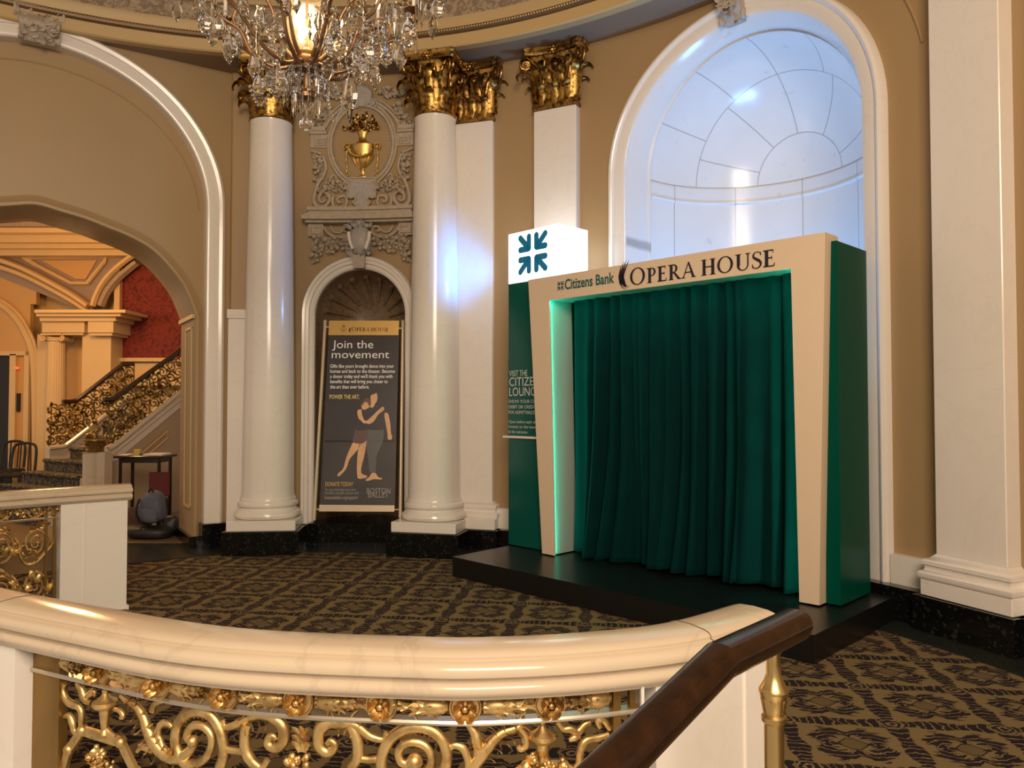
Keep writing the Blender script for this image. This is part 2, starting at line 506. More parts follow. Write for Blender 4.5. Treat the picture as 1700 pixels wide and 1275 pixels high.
# wavy bands along the cell edges
eu = g.m_('SUBTRACT', .5, au); ev = g.m_('SUBTRACT', .5, av)
wv = g.m_('MULTIPLY', g.m_('SINE', g.m_('MULTIPLY', fv, 12.566)), .022)
wu = g.m_('MULTIPLY', g.m_('SINE', g.m_('MULTIPLY', fu, 12.566)), .022)
eb = g.m_('MINIMUM', g.m_('ADD', eu, wv), g.m_('ADD', ev, wu))
band = g.below(eb, .080, .008)
bv = g.m_('SINE', g.m_('ADD', g.m_('MULTIPLY', g.m_('ADD', au, av), 75.0), g.m_('MULTIPLY', eb, 60.0)))
band = g.m_('MULTIPLY', band, g.below(bv, .86, .1))
rc = g.m_('SQRT', g.m_('ADD', g.m_('MULTIPLY', eu, eu), g.m_('MULTIPLY', ev, ev)))
rose = g.m_('MULTIPLY', g.below(rc, .11, .006), g.step(g.m_('SINE', g.m_('MULTIPLY', rc, 110.0)), -.2, .3))
bandx = g.m_('MULTIPLY', band, g.step(rc, .11, .006))
dark = g.m_('MAXIMUM', g.m_('MAXIMUM', leafy, g.m_('MAXIMUM', hexring, g.m_('MULTIPLY', hatch, .8))), g.m_('MAXIMUM', bandx, rose))
fine = g.noise(300, 1)
tan = g.mix(fine, (.140, .100, .048), (.235, .168, .078))
drk = g.mix(fine, (.014, .009, .012), (.030, .020, .026))
g.col(g.mix(dark, tan, drk))
g.bump(fine, .4, .004)
M['carpet'] = g.m

# pale marble slabs of the half dome niche, joints cut as a shell
g = G('niche_marble_slabs', .2)
X, Y, Z = g.xyz()
R3 = g.m_('SQRT', g.m_('ADD', g.m_('ADD', g.m_('MULTIPLY', X, X), g.m_('MULTIPLY', Y, Y)), g.m_('MULTIPLY', Z, Z)))
thp = g.m_('ARCCOSINE', g.m_('MINIMUM', 1.0, g.m_('DIVIDE', Y, R3)))
az = g.m_('ARCTAN2', Z, X)
W_ = .0045
def jl(val, at): return g.below(g.m_('ABSOLUTE', g.m_('SUBTRACT', val, at)), W_, W_ * .6)
def rays(n, off, lo, hi):
    a = g.m_('MULTIPLY', g.m_('SUBTRACT', g.m_('FRACT', g.m_('ADD', g.m_('MULTIPLY', az, n / pi), off)), .5), pi / n)
    a = g.m_('MULTIPLY', g.m_('ABSOLUTE', a), g.m_('SINE', thp))
    return g.m_('MULTIPLY', g.below(a, W_, W_ * .6), g.m_('MULTIPLY', g.step(thp, lo, .002), g.below(thp, hi, .002)))
j = g.m_('MAXIMUM', jl(thp, rad(24)), jl(thp, rad(58)))
j = g.m_('MAXIMUM', j, g.m_('MAXIMUM', rays(5, .0, rad(24), rad(58)), rays(6, .5, rad(58), rad(95))))
j = g.m_('MULTIPLY', j, g.step(Z, .004, .002))
ca = g.m_('ARCTAN2', X, Y)
cj = g.below(g.m_('MULTIPLY', g.m_('ABSOLUTE', g.m_('SUBTRACT', g.m_('FRACT', g.m_('ADD', g.m_('MULTIPLY', ca, 5 / pi), .5)), .5)), pi / 5), W_, W_ * .6)
cj = g.m_('MULTIPLY', cj, g.below(Z, 0, .002))
hz = g.m_('MAXIMUM', jl(Z, 0.0), jl(Z, -1.55))
j = g.m_('MAXIMUM', j, g.m_('MAXIMUM', cj, hz))
bs = g.mix(g.noise(2.5, 5), (.70, .68, .66), (.78, .77, .76))
sp = g.m_('MULTIPLY', g.step(g.noise(6, 4), .68, .04), .35)
bs = g.mix(sp, bs, (.45, .45, .46))
g.col(g.mix(g.m_('MULTIPLY', j, .75), bs, (.30, .29, .28)))
M['niche'] = g.m
# ================================================================ SETTING
Z_SOF, Z_SPR = 5.42, 3.94          # soffit height, springing height of the tall arches
Z_BLK, Z_WHT = 0.25, 0.47          # black base, white base

class Cyl:
    """surface coordinates on the round wall: s metres along it from phi0, z up, p metres out into the room"""
    def __init__(s, phi0): s.phi0 = phi0
    def __call__(s, a, z, p=0.0): return wp(s.phi0 + math.degrees(a / RW), z, -p)
    def out(s, a): t = rad(s.phi0 + math.degrees(a / RW)); return V((-sin(t), -cos(t), 0))
    def side(s, a): t = rad(s.phi0 + math.degrees(a / RW)); return V((cos(t), -sin(t), 0))
class Pln:
    def __init__(s, p0, d, n): s.p0, s.d, s.n = V(p0), V(d).normalized(), V(n).normalized()
    def __call__(s, a, z, p=0.0): q = s.p0 + s.d * a + s.n * p; return V((q.x, q.y, z))
    def out(s, a): return s.n
    def side(s, a): return s.d

def arch_path(hw, rz, zs, z0, n=40, both=True):
    """left foot, up, over and down: (s, z, normal_s, normal_z)"""
    pts = [(-hw, z0, -1, 0), (-hw, (z0 + zs) / 2, -1, 0)]
    for i in range(n + 1):
        a = pi - pi * i / n
        nx, nz = cos(a) / hw, sin(a) / rz
        L = sqrt(nx * nx + nz * nz)
        pts.append((hw * cos(a), zs + rz * sin(a), nx / L, nz / L))
    pts += [(hw, (z0 + zs) / 2, 1, 0), (hw, z0, 1, 0)]
    return pts
def sweep_arch(mb, surf, path, prof, caps=True):
    fr = [(lambda a, b, q=q: surf(q[0] + q[2] * a, q[1] + q[3] * a, b)) for q in path]
    return mb.sweep(fr, prof, caps)
def wall_strips(mb, surf, s0, s1, z0, z1, ops=(), ds=.06):
    """wall sheet over [s0,s1]; ops: (centre, half width, rise, spring) arched openings that start at z0"""
    cuts = {s0, s1}
    n = max(1, int((s1 - s0) / ds))
    for i in range(n + 1): cuts.add(s0 + (s1 - s0) * i / n)
    for (c, hw, rz, zs) in ops:
        for i in range(49):
            x = c + hw * cos(pi * i / 48)
            if s0 <= x <= s1: cuts.add(x)
    cuts = sorted(cuts)
    def low(x, c, hw, rz, zs): return zs + rz * sqrt(max(0, 1 - ((x - c) / hw) ** 2))
    for a, b in zip(cuts, cuts[1:]):
        if b - a < 1e-6: continue
        m = (a + b) / 2; la = lb = z0
        for op in ops:
            if abs(m - op[0]) < op[1]: la, lb = low(a, *op), low(b, *op)
        mb.add([surf(a, la), surf(b, lb), surf(b, z1), surf(a, z1)], [(0, 1, 2, 3)])
    return mb

# ---- floor
CAPB = [(-3.0, 3.72), (-2.42, 3.18), (-1.82, 2.736), (-1.218, 2.416), (-.75, 2.215), (-.25, 2.14), (-.025, 2.14), (.22, 2.186), (.448, 2.275), (.698, 2.475)]   # far top edge of the near balustrade, seen from above
cap_path = smooth_path([V((x, y, 0)) for x, y in CAPB], 10)
def path_frame(path, i):
    t = path[min(i + 1, len(path) - 1)] - path[max(i - 1, 0)]; t.normalize()
    return path[i], t, V((t.y, -t.x, 0))          # point, tangent, towards the viewer
edge = []
for i in range(len(cap_path)):
    p, t, q = path_frame(cap_path, i); edge.append(p + q * .17)
poly = [V((9, -2, 0)), V((2.0, -2, 0)), V((1.55, .9, 0)), V((1.25, 1.7, 0))] + edge[::-1] + [V((-3.2, 2.6, 0)), V((-5, 1, 0)), V((-10, 1, 0)), V((-10, 17, 0)), V((9, 17, 0))]
bm = bmesh.new()
top = [bm.verts.new(p) for p in poly]
f = bm.faces.new(top)
ext = bmesh.ops.extrude_face_region(bm, geom=[f])
bmesh.ops.translate(bm, verts=[e for e in ext['geom'] if isinstance(e, bmesh.types.BMVert)], vec=(0, 0, -.25))
bmesh.ops.triangulate(bm, faces=[q for q in bm.faces if len(q.verts) > 4])
bmesh.ops.recalc_face_normals(bm, faces=bm.faces)
me = bpy.data.meshes.new('floor'); bm.to_mesh(me); bm.free()
me.materials.append(M['carpet'])
floor = bpy.data.objects.new('floor', me); COL.objects.link(floor); floor['kind'] = 'structure'
# dark stone border along the wall
mb = MB()
def arc_slab(mb, ra, rb, z0, z1, p0, p1, n=90):
    fr = [(lambda a, b, ph=p0 + (p1 - p0) * i / n: V((RC.x + a * sin(rad(ph)), RC.y + a * cos(rad(ph)), b))) for i in range(n + 1)]
    return mb.sweep(fr, [(ra, z0), (rb, z0), (rb, z1), (ra, z1)])
arc_slab(mb, 5.38, 5.86, -.02, .006, -11.5, 112)
STONE_B = plain('floor_border_stone', (.018, .022, .018), .25, var=.4, sc_=9)
struct(mb, 'trim_1', STONE_B)

# ---- round wall with the two niches
PN_C, PN_HW, PN_SPR = 4.05, .528, 2.63          # poster niche: centre angle, half width, spring
BN_C, BN_HW = 46.45, 1.205                      # big niche
S = Cyl(0)
def sa(phi): return rad(phi) * RW
PHI0, PHI1 = -10.4, 112
mb = MB()
wall_strips(mb, S, sa(PHI0), sa(PHI1), 0, 5.6, [(sa(PN_C), PN_HW, PN_HW, PN_SPR), (sa(BN_C), BN_HW, BN_HW, Z_SPR)])
struct(mb, 'wall_back', M['paint'])
# shallow incised arc round the tall niche head
mb = MB()
SB = Cyl(BN_C)
pts = [SB((BN_HW + .52) * cos(a), Z_SPR + (BN_HW + .52) * sin(a), .004) for a in [rad(12 + 3 * i) for i in range(20)]]
mb.tube(pts, .012, 6)
struct(mb, 'trim_2', M['paint'])
# black base and white base along the wall, broken at the niches
def base_ring(mb, p0, p1, r_in, z0, z1):
    return arc_slab(mb, r_in, RW + .02, z0, z1, p0, p1, max(4, int((p1 - p0) / 1.5)))
pe = math.degrees(PN_HW / RW); be = math.degrees((BN_HW + .02) / RW)
mb = MB()
for a, b in ((PHI0, PN_C - pe), (PN_C + pe, BN_C - be), (BN_C + be, PHI1)): base_ring(mb, a, b, 5.69, .0, Z_BLK)
base_ring(mb, PN_C - pe - .3, PN_C + pe + .3, 5.66, .0, Z_BLK + .02)
struct(mb, 'baseboard_1', M['granite'])
mb = MB()
for a, b in ((14.5, 33.0), (60.2, PHI1)): base_ring(mb, a, b, 5.79, Z_BLK, Z_WHT)
struct(mb, 'baseboard_2', M['marble'])

# ---- niche linings
def niche_mesh(R, z0, zs, dep, n=40, m=16):
    """local: x across, y into the wall, z=0 at the spring; straight reveal dep, then half cylinder and half dome"""
    mb = MB()
    def cyl(u, v):
        a = pi * u; return V((-R * cos(a), dep + R * sin(a), (z0 - zs) * (1 - v)))
    mb.grid(cyl, n, 8)
    def dome(u, v):
        a = pi * u; e = pi / 2 * v
        return V((-R * cos(a) * cos(e), dep + R * sin(a) * cos(e), R * sin(e)))
    mb.grid(dome, n, m)
    return mb
def put_local(o, phi, z, d=0.0):
    o.location = wp(phi, z, d); o.rotation_euler = (0, 0, -rad(phi))
BN_D = .16
mb = niche_mesh(BN_HW - .099, Z_BLK, Z_SPR, 0.0)
o = struct(mb, 'wall_niche', M['niche']); put_local(o, BN_C, Z_SPR, BN_D)
# moulding at the foot of the dome
mb = MB()
Rn = BN_HW - .099
fr = [(lambda a, b, t=pi * i / 48: V((-(Rn - a) * cos(t), (Rn - a) * sin(t), b))) for i in range(49)]
mb.sweep(fr, [(-.01, -.19), (.012, -.19), (.02, -.175), (.02, -.165), (.008, -.16), (.008, -.02), (-.01, -.02)])
o = struct(mb, 'trim_3', M['niche']); put_local(o, BN_C, Z_SPR, BN_D)
# reveal between frame and niche
class Reveal(Cyl):
    def __call__(s, a, z, p=0.0):
        c = wp(s.phi0, z); o = V((-sin(rad(s.phi0)), -cos(rad(s.phi0)), 0)); d = V((-o.y, o.x, 0))
        return c + d * a + o * (p + a * a / (2 * RW) * max(0.0, min(1.0, (p + .30) / .30)))
mb = MB()
sweep_arch(mb, Reveal(BN_C), arch_path(BN_HW, BN_HW, Z_SPR, Z_BLK, 48), [(0, -.01), (.0, .05), (-.075, -.08), (-.077, -.17), (-.098, -.185), (-.098, -.36), (-.02, -.36)])
struct(mb, 'trim_4', M['niche'])
mb = MB().grid(lambda u, v: wp(BN_C - be - 1 + u * (2 * be + 2), Z_BLK, -.12 + v * 1.6), 16, 8)
mb2 = MB(); arc_slab(mb2, RW - .16, RW + 1.4, 0, Z_BLK, BN_C - be + .0, BN_C + be, 20)
struct(mb2, 'trim_5', M['granite'])

# frame of the tall niche
mb = MB()
sweep_arch(mb, SB, arch_path(BN_HW, BN_HW, Z_SPR, Z_BLK, 48),
           [(0, -.02), (0, .05), (.02, .06), (.115, .06), (.125, .075), (.15, .085), (.175, .075), (.185, .05), (.19, -.02)])
struct(mb, 'trim_6', M['marble'])
# poster niche lining + frame
SP = Cyl(PN_C)
mb = niche_mesh(PN_HW + .005, Z_BLK, PN_SPR, 0.0, 28, 10)
o = struct(mb, 'wall_poster_niche', M['niche_brown']); put_local(o, PN_C, PN_SPR, -.0)
mb = MB(); arc_slab(mb, RW - .12, RW + .60, 0, Z_BLK + .015, PN_C - pe, PN_C + pe, 16)
struct(mb, 'trim_7', M['granite'])
mb = MB()
sweep_arch(mb, SP, arch_path(PN_HW, PN_HW, PN_SPR, Z_BLK, 36),
           [(0, -.03), (0, .04), (.02, .055), (.055, .055), (.065, .075), (.10, .08), (.105, .095), (.135, .10), (.15, .08), (.155, -.02)])
struct(mb, 'trim_8', M['marble'])
# shell flutes in the head of the poster niche
mb = MB()
for k in range(9):
    a = pi * (k + .5) / 9
    pts = []
    for i in range(9):
        e = .45 + .75 * i / 8
        R = PN_HW - .01
        # fan from the back pole
        x, y, z = cos(a) * sin(e), cos(e), sin(a) * sin(e)
        pts.append(V((R * x, R * y, R * z)))
    mb.tube(pts, [.012 + .02 * i / 8 for i in range(9)], 6)
o = struct(mb, 'trim_9', M['niche_brown']); put_local(o, PN_C, PN_SPR, 0)

# ---- ceiling ring: soffit, fasciae, bead, frieze, cove
mb = MB()
RF = 5.33
def ring_prof(mb, prof, p0=-75, p1=112, n=120):
    fr = [(lambda a, b, ph=p0 + (p1 - p0) * i / n: V((RC.x + a * sin(rad(ph)), RC.y + a * cos(rad(ph)), b))) for i in range(n + 1)]
    return mb.sweep(fr, prof)
ring_prof(mb, [(RF + .004, Z_SOF), (8.2, Z_SOF), (8.2, Z_SOF + .5), (RF + .2, Z_SOF + .5)])
struct(mb, 'ceiling', M['paint_dark'])
mb = MB(); ring_prof(mb, [(RF, Z_SOF - .004), (RF - .015, Z_SOF + .01), (RF - .015, Z_SOF + .125), (RF - .005, Z_SOF + .135), (RF + .1, Z_SOF + .14), (RF + .1, Z_SOF)])
struct(mb, 'trim_10', M['paint_light'])
mb = MB(); ring_prof(mb, [(RF + .05, Z_SOF + .13), (RF - .01, Z_SOF + .132), (RF - .035, Z_SOF + .15), (RF - .04, Z_SOF + .17), (RF - .03, Z_SOF + .195), (RF + .05, Z_SOF + .2)])
struct(mb, 'trim_11', M['bead'])
mb = MB()
nb = 330
for i in range(nb):
    ph = -50 + 110 * i / nb
    mb.ball((RC.x + (RF - .035) * sin(rad(ph)), RC.y + (RF - .035) * cos(rad(ph)), Z_SOF + .172), .0125, 6)
struct(mb, 'trim_12', plain('tan_bead_paint', (.42, .29, .14), .4, .3))
mb = MB(); ring_prof(mb, [(RF + .1, Z_SOF + .19), (RF - .02, Z_SOF + .195), (RF - .03, Z_SOF + .27), (RF - .05, Z_SOF + .30), (RF + .1, Z_SOF + .31)])
struct(mb, 'trim_13', M['paint_light'])
mb = MB(); ring_prof(mb, [(RF + .12, Z_SOF + .30), (RF - .0, Z_SOF + .305), (RF - .0, Z_SOF + .52), (RF + .12, Z_SOF + .53)])
g = G('carved_frieze', .7)
h = g.noise(16, 4, .6, 1.2)
g.col(g.mix(g.step(h, .5, .08), (.27, .20, .14), (.46, .36, .25))); g.bump(h, .8, .05)
struct(mb, 'trim_14', g.m)
mb = MB(); ring_prof(mb, [(RF + .12, Z_SOF + .52), (RF - .06, Z_SOF + .52), (RF - .12, Z_SOF + .62), (RF - .2, Z_SOF + .66), (RF - .2, Z_SOF + .72), (RF + .12, Z_SOF + .72)])
struct(mb, 'trim_15', M['paint_light'])
# dome above
mb = MB()
mb.lathe([(RF + .15, Z_SOF + .70), (RF - .3, Z_SOF + 1.25), (RF - 1.2, Z_SOF + 1.75), (RF - 2.6, Z_SOF + 2.1), (0.0, Z_SOF + 2.25)], 64, c=(RC.x, RC.y, 0))
struct(mb, 'ceiling_dome', M['paint_light'])

# ================================================================ LEFT ARCH
LA_P0 = at_y(373, 350, 8.74)
LA_A = rad(33)
LA_D = V((-cos(LA_A), -sin(LA_A), 0))            # runs left and towards the viewer
LA_N = V((sin(LA_A), -cos(LA_A), 0))             # into the room
P0 = V((LA_P0.x, LA_P0.y, 0))
# frame of the arch: outer edge through px (373,350), crown near px (65,38)
LA_FW = .20
rK = at_plane(65, 38, P0, LA_N)
s_k = (V((rK.x, rK.y, 0)) - P0).dot(LA_D)
LA_ZS = LA_P0.z
LA_HW = s_k - LA_FW; LA_RZ = rK.z - LA_ZS - LA_FW
SL = Pln(P0 + LA_D * s_k, -LA_D, LA_N)           # s grows to the right, 0 at the crown
mb = MB()
wall_strips(mb, SL, -3.2, s_k + .06, 0, 5.6, [(0, LA_HW + .02, LA_RZ + .02, LA_ZS)])
# return between arch wall and round wall
e0, e1 = SL(s_k + .06, 0), wp(PHI0, 0)
mb.add([e0, e1, V((e1.x, e1.y, 5.6)), V((e0.x, e0.y, 5.6))], [(0, 1, 2, 3)])
struct(mb, 'wall_left', M['paint'])
mb = MB()
sweep_arch(mb, SL, arch_path(LA_HW, LA_RZ, LA_ZS, Z_BLK, 60),
           [(0, -.13), (0, .03), (.012, .045), (.03, .05), (.12, .05), (.13, .065), (.165, .075), (.185, .06), (.20, .04), (.20, -.02)])
struct(mb, 'trim_16', M['marble'])
# recessed field inside the arch, pierced by the lower basket arch
REC = .10
SR = Pln(SL(0, 0, -REC), -LA_D, LA_N)
out_px = [(323, 640), (323, 526), (306, 480), (281, 445), (251, 415), (215, 394), (176, 378), (140, 364), (100, 352), (60, 345), (25, 340)]
o3 = [at_plane(x, y, SR(0, 0), LA_N) for x, y in out_px]
o2 = [((V((p.x, p.y, 0)) - SR(0, 0)).dot(-LA_D), p.z) for p in o3]
hw_r = o2[0][0]
zs_r = o2[1][1]
s_top = 0.0
# right half follows the photograph, crown on the axis, mirrored to the left
right = [(hw_r, 0.0), (hw_r, zs_r)] + [q for q in o2[2:] if q[0] > .12]
crown = max(q[1] for q in o2) + .02
right.append((0.0, crown))
low_curve = [(-a, b) for a, b in right] [:-1]
low_curve = low_curve + right[::-1]
dense = smooth_path([V((a, 0, b)) for a, b in low_curve[1:-1]], 5)
low = [(low_curve[0][0], 0.0)] + [(p.x, p.z) for p in dense] + [(low_curve[-1][0], 0.0)]
mb = MB()
xs = [q[0] for q in low]
for (a, b) in zip(low[1:-1], low[2:-1]):
    mb.add([SR(a[0], a[1]), SR(b[0], b[1]), SR(b[0], 5.6), SR(a[0], 5.6)], [(0, 1, 2, 3)])
for a, b in ((-3.2, low[0][0]), (low[-1][0], LA_HW + .15)):
    mb.add([SR(a, 0), SR(b, 0), SR(b, 5.6), SR(a, 5.6)], [(0, 1, 2, 3)])
struct(mb, 'wall_left_recess', M['paint'])
mb = MB(); mb.obox(SL(-3.0, -.02, .50), SL(s_k + .15, 0) - SL(-3.0, 0), V((0, 0, .028)), -LA_N * 1.45); struct(mb, 'trim_31', STONE_B)
# thin incised line in the field under the frame
mb = MB()
pts = [SR((LA_HW - .06) * cos(a), LA_ZS + (LA_RZ - .10) * sin(a) - .08, .0) for a in [rad(3 + 3 * i) for i in range(40)]]
mb.tube(pts, .008, 6); struct(mb, 'trim_17', M['paint'])
# splayed lining of the lower arch
DEPTH = .80
fr = []
for i, q in enumerate(low):
    a0 = low[max(i - 1, 0)]; a1 = low[min(i + 1, len(low) - 1)]
    tx, tz = a1[0] - a0[0], a1[1] - a0[1]; L = sqrt(tx * tx + tz * tz) or 1
    nx, nz = -tz / L, tx / L                      # outwards (left to right path: up normal)
    fr.append(lambda a, b, q=q, nx=nx, nz=nz: SR(q[0] + nx * a, q[1] + nz * a, b))
mb = MB(); mb.sweep(fr, [(.10, .0), (.10, .015), (.05, .03), (.03, .045), (.0, .045), (-.01, .03), (-.01, -DEPTH), (.10, -DEPTH)])
struct(mb, 'trim_18', M['paint'])
# raised panels on the jamb of the lower arch
mb = MB()
for sd in (1,):
    x = hw_r - .012
    def J(d, z, o=0): return SR(sd * (x - o), z, -d)
    z0_, z1_ = .42, zs_r - .10
    for (a, b, c_, d_) in ((.08, .11, z0_, z1_), (.44, .47, z0_, z1_), (.08, .47, z1_ - .03, z1_), (.08, .47, z0_, z0_ + .03)):
        mb.obox(J(a, c_), J(b, c_) - J(a, c_), V((0, 0, d_ - c_)), J(a, c_, .012) - J(a, c_))
    mb.obox(J(-.05, zs_r - .02), J(DEPTH, zs_r) - J(-.05, zs_r), V((0, 0, .045)), J(0, 0, .03) - J(0, 0))
struct(mb, 'trim_19', M['paint_light'])
# black base of the pier and marble dado beside the column
mb = MB()
pa, pb_, pc = SL(LA_HW - .02, 0, .02), SL(s_k + .07, 0, .1), wp(PHI0 + .1, 0, -.12)
mb.prism([SL(LA_HW - .03, 0, .12), SL(s_k + .1, 0, .14), wp(-8.0, 0, -.16), wp(-8.0, 0, .1), SL(LA_HW - .03, 0, -.3)], V((0, 0, Z_BLK + .03)))
mb.obox(SR(hw_r - .05, 0, .07), SR(hw_r + .5, 0) - SR(hw_r, 0), V((0, 0, .13)), -LA_N * .90)
struct(mb, 'baseboard_3', M['granite'])
mb = MB()
arc_slab(mb, RW - .06, RW + .02, Z_BLK, 2.58, -10.6, -6.5, 5)
arc_slab(mb, RW - .085, RW + .02, 2.58, 2.68, -10.7, -6.5, 5)
struct(mb, 'trim_20', M['marble'])
mb = MB(); mb.obox(V(SL(LA_HW + .02, 0, .02)), SL(s_k + .12, 0, .02) - SL(LA_HW + .02, 0, .02), V((0, 0, .001)), LA_N * .001)
# ================================================================ COLUMNS, PILASTERS
def capital(mb_bell, mb_leaf, mb_vol, mb_aba, half, h, z0, flat):
    """gilded capital standing on z0, axis at origin, front -Y; flat: pilaster version (y in [-p,0])"""
    hw = half                                      # half width of the shaft at the top
    if not flat:
        mb_bell.lathe([(hw * 1.0, z0), (hw * 1.08, z0 + .012), (hw * 1.08, z0 + .03), (hw * .98, z0 + .04), (hw * .97, z0 + h * .55), (hw * 1.12, z0 + h * .84), (hw * 1.2, z0 + h * .87)], 32)
        for row, (n, zb, hh, off, rb) in enumerate(((8, .04, h * .40, 0, .99), (8, .10, h * .60, .5, 1.0), (8, h * .42, h * .42, 0, 1.02))):
            for k in range(n):
                a = 2 * pi * (k + off) / n
                o = V((sin(a), -cos(a), 0))
                mb_leaf.leaf(o * (hw * rb) + V((0, 0, z0 + zb)), V((0, 0, 1)) + o * .14, o, hw * .66, hh * 1.25, 1.0, 12, 5, .5)
        corners = [rad(45 + 90 * k) for k in range(4)]
        for a in corners:
            o = V((sin(a), -cos(a), 0)); t = V((cos(a), sin(a), 0))
            tip = o * (hw * 1.50) + V((0, 0, z0 + h * .74))
            stem = [o * (hw * 1.0) + V((0, 0, z0 + h * .45)), o * (hw * 1.13) + V((0, 0, z0 + h * .68)), o * (hw * 1.33) + V((0, 0, z0 + h * .83))]
            sp = spiral(tip, o, V((0, 0, 1)), hw * .32, hw * .04, rad(100), -1.6, 26)
            for d in (-1, 1):
                mb_vol.tube(smooth_path([p + t * (d * hw * (.35 - .12 * i)) for i, p in enumerate(stem)] + [sp[0] + t * d * hw * .09], 4) + [p + t * d * hw * .09 for p in sp], hw * .062, 6)
            mb_vol.ball(tip, hw * .09, 8)
            mb_vol.tube([tip - t * hw * .14, tip + t * hw * .14], hw * .17, 12)
        for k in range(4):                        # inner helices and fleuron
            a = rad(90 * k); o = V((sin(a), -cos(a), 0)); t = V((cos(a), sin(a), 0))
            for d in (-1, 1):
                c = o * (hw * 1.12) + t * (d * hw * .22) + V((0, 0, z0 + h * .76))
                sp = spiral(c, t * -d, V((0, 0, 1)), hw * .15, hw * .03, rad(150), -1.4, 20)
                mb_vol.tube(smooth_path([o * (hw * 1.05) + t * (d * hw * .55) + V((0, 0, z0 + h * .45)), o * (hw * 1.08) + t * (d * hw * .42) + V((0, 0, z0 + h * .68)), sp[0]], 4) + sp, hw * .045, 6)
            mb_vol.ball(o * (hw * 1.28) + V((0, 0, z0 + h * .9)), hw * .15, 8)
            for m in range(6):
                b = m * pi / 3; mb_vol.ball(o * (hw * 1.33) + t * (hw * .15 * cos(b)) + V((0, 0, z0 + h * .9 + hw * .15 * sin(b))), hw * .075, 6)
        # abacus, four concave sides
        H, B = hw * 1.62, hw * 1.30
        def aba(sc_):
            pts = []
            for k in range(4):
                a0 = rad(45 + 90 * k); a1 = rad(135 + 90 * k); am = rad(90 + 90 * k)
                c0 = V((sin(a0), -cos(a0), 0)) * (H * sc_ * 1.16); c1 = V((sin(a1), -cos(a1), 0)) * (H * sc_ * 1.16)
                nrm = V((sin(am), -cos(am), 0)); tt = (c1 - c0).normalized()
                q0 = c0 + tt * hw * .12; q1 = c1 - tt * hw * .12
                dp = q0.dot(nrm) - B * sc_
                for i in range(9):
                    u = i / 8; pts.append(q0.lerp(q1, u) - nrm * (dp * 4 * u * (1 - u)))
            return pts
        rings = [(.95, z0 + h * .87), (1.0, z0 + h * .90), (1.0, z0 + h * .925), (.96, z0 + h * .935), (1.03, z0 + h * .98), (1.03, z0 + h * 1.0)]
        vs, n = [], 36
        for s_, z in rings: vs += [p + V((0, 0, z)) for p in aba(s_)]
        fs = [(k * n + i, k * n + (i + 1) % n, (k + 1) * n + (i + 1) % n, (k + 1) * n + i) for k in range(len(rings) - 1) for i in range(n)]
        fs += [tuple(range(n - 1, -1, -1)), tuple((len(rings) - 1) * n + i for i in range(n))]
        mb_aba.add(vs, fs)
    else:
        p = flat
        mb_bell.box((0, -p / 2 + .02, z0 + .02), (2 * hw * 1.06, p + .06, .035))
        prev = None
        for (k, z) in ((1.0, .03), (.97, h * .5), (1.05, h * .80), (1.12, h * .88)):
            q = [V((-hw * k, .04, z0 + z)), V((-hw * k, -p * (1 + (k - 1) * 3), z0 + z)), V((hw * k, -p * (1 + (k - 1) * 3), z0 + z)), V((hw * k, .04, z0 + z))]
            if prev: mb_bell.add(prev + q, [(i, i + 1, 5 + i, 4 + i) for i in range(3)])
            prev = q
        for (xs, zb, hh) in (((-.62, 0, .62), .03, h * .44), ((-1.0, -.33, .33, 1.0), .08, h * .66), ((-.62, 0, .62), h * .44, h * .42)):
            for x in xs:
                sd = abs(x) > .95
                o = V((.6 * (1 if x > 0 else -1), -.8, 0)) if sd else V((0, -1, 0))
                mb_leaf.leaf(V((x * hw, -p * .98, z0 + zb)), V((0, 0, 1)) + o * .12, o, hw * .54, hh * 1.2, 1.0, 12, 5, .5)
        for x in (-1, 1):
            for zb, hh in ((.05, h * .5), (.12, h * .66)):
                mb_leaf.leaf(V((x * hw, -p * .45, z0 + zb)), V((x * .12, 0, 1)), V((x, 0, 0)), hw * .5, hh * 1.0, .8, 10, 5, .6)
            o = V((x * .90, -.436, 0)); t = V((.436, x * .90, 0))
            tip = V((x * hw * 1.02, -p - hw * .12, z0 + h * .74)) + o * hw * .26
            sp = spiral(tip, o, V((0, 0, 1)), hw * .32, hw * .04, rad(100), -1.6, 24)
            for d in (-1, 1):
                mb_vol.tube(smooth_path([V((x * hw * .55, -p - .01, z0 + h * .42)), V((x * hw * .75, -p - hw * .06, z0 + h * .68)), sp[0] + t * d * hw * .09], 4) + [q + t * d * hw * .09 for q in sp], hw * .062, 6)
            mb_vol.tube([tip - t * hw * .14, tip + t * hw * .14], hw * .17, 12)
            c = V((x * hw * .26, -p - hw * .14, z0 + h * .76))
            sp = spiral(c, V((-x, 0, 0)), V((0, 0, 1)), hw * .17, hw * .03, rad(150), -1.4, 20)
            mb_vol.tube(smooth_path([V((x * hw * .5, -p - .01, z0 + h * .42)), V((x * hw * .45, -p - hw * .08, z0 + h * .66)), sp[0]], 4) + sp, hw * .05, 6)
        mb_vol.ball(V((0, -p - hw * .25, z0 + h * .91)), hw * .15, 8)
        for m in range(6):
            b = m * pi / 3; mb_vol.ball(V((hw * .15 * cos(b), -p - hw * .28, z0 + h * .91 + hw * .15 * sin(b))), hw * .075, 6)
        rings = [(.96, .87), (1.0, .90), (1.0, .925), (.97, .935), (1.03, .98), (1.03, 1.0)]
        vs = []; n = 0
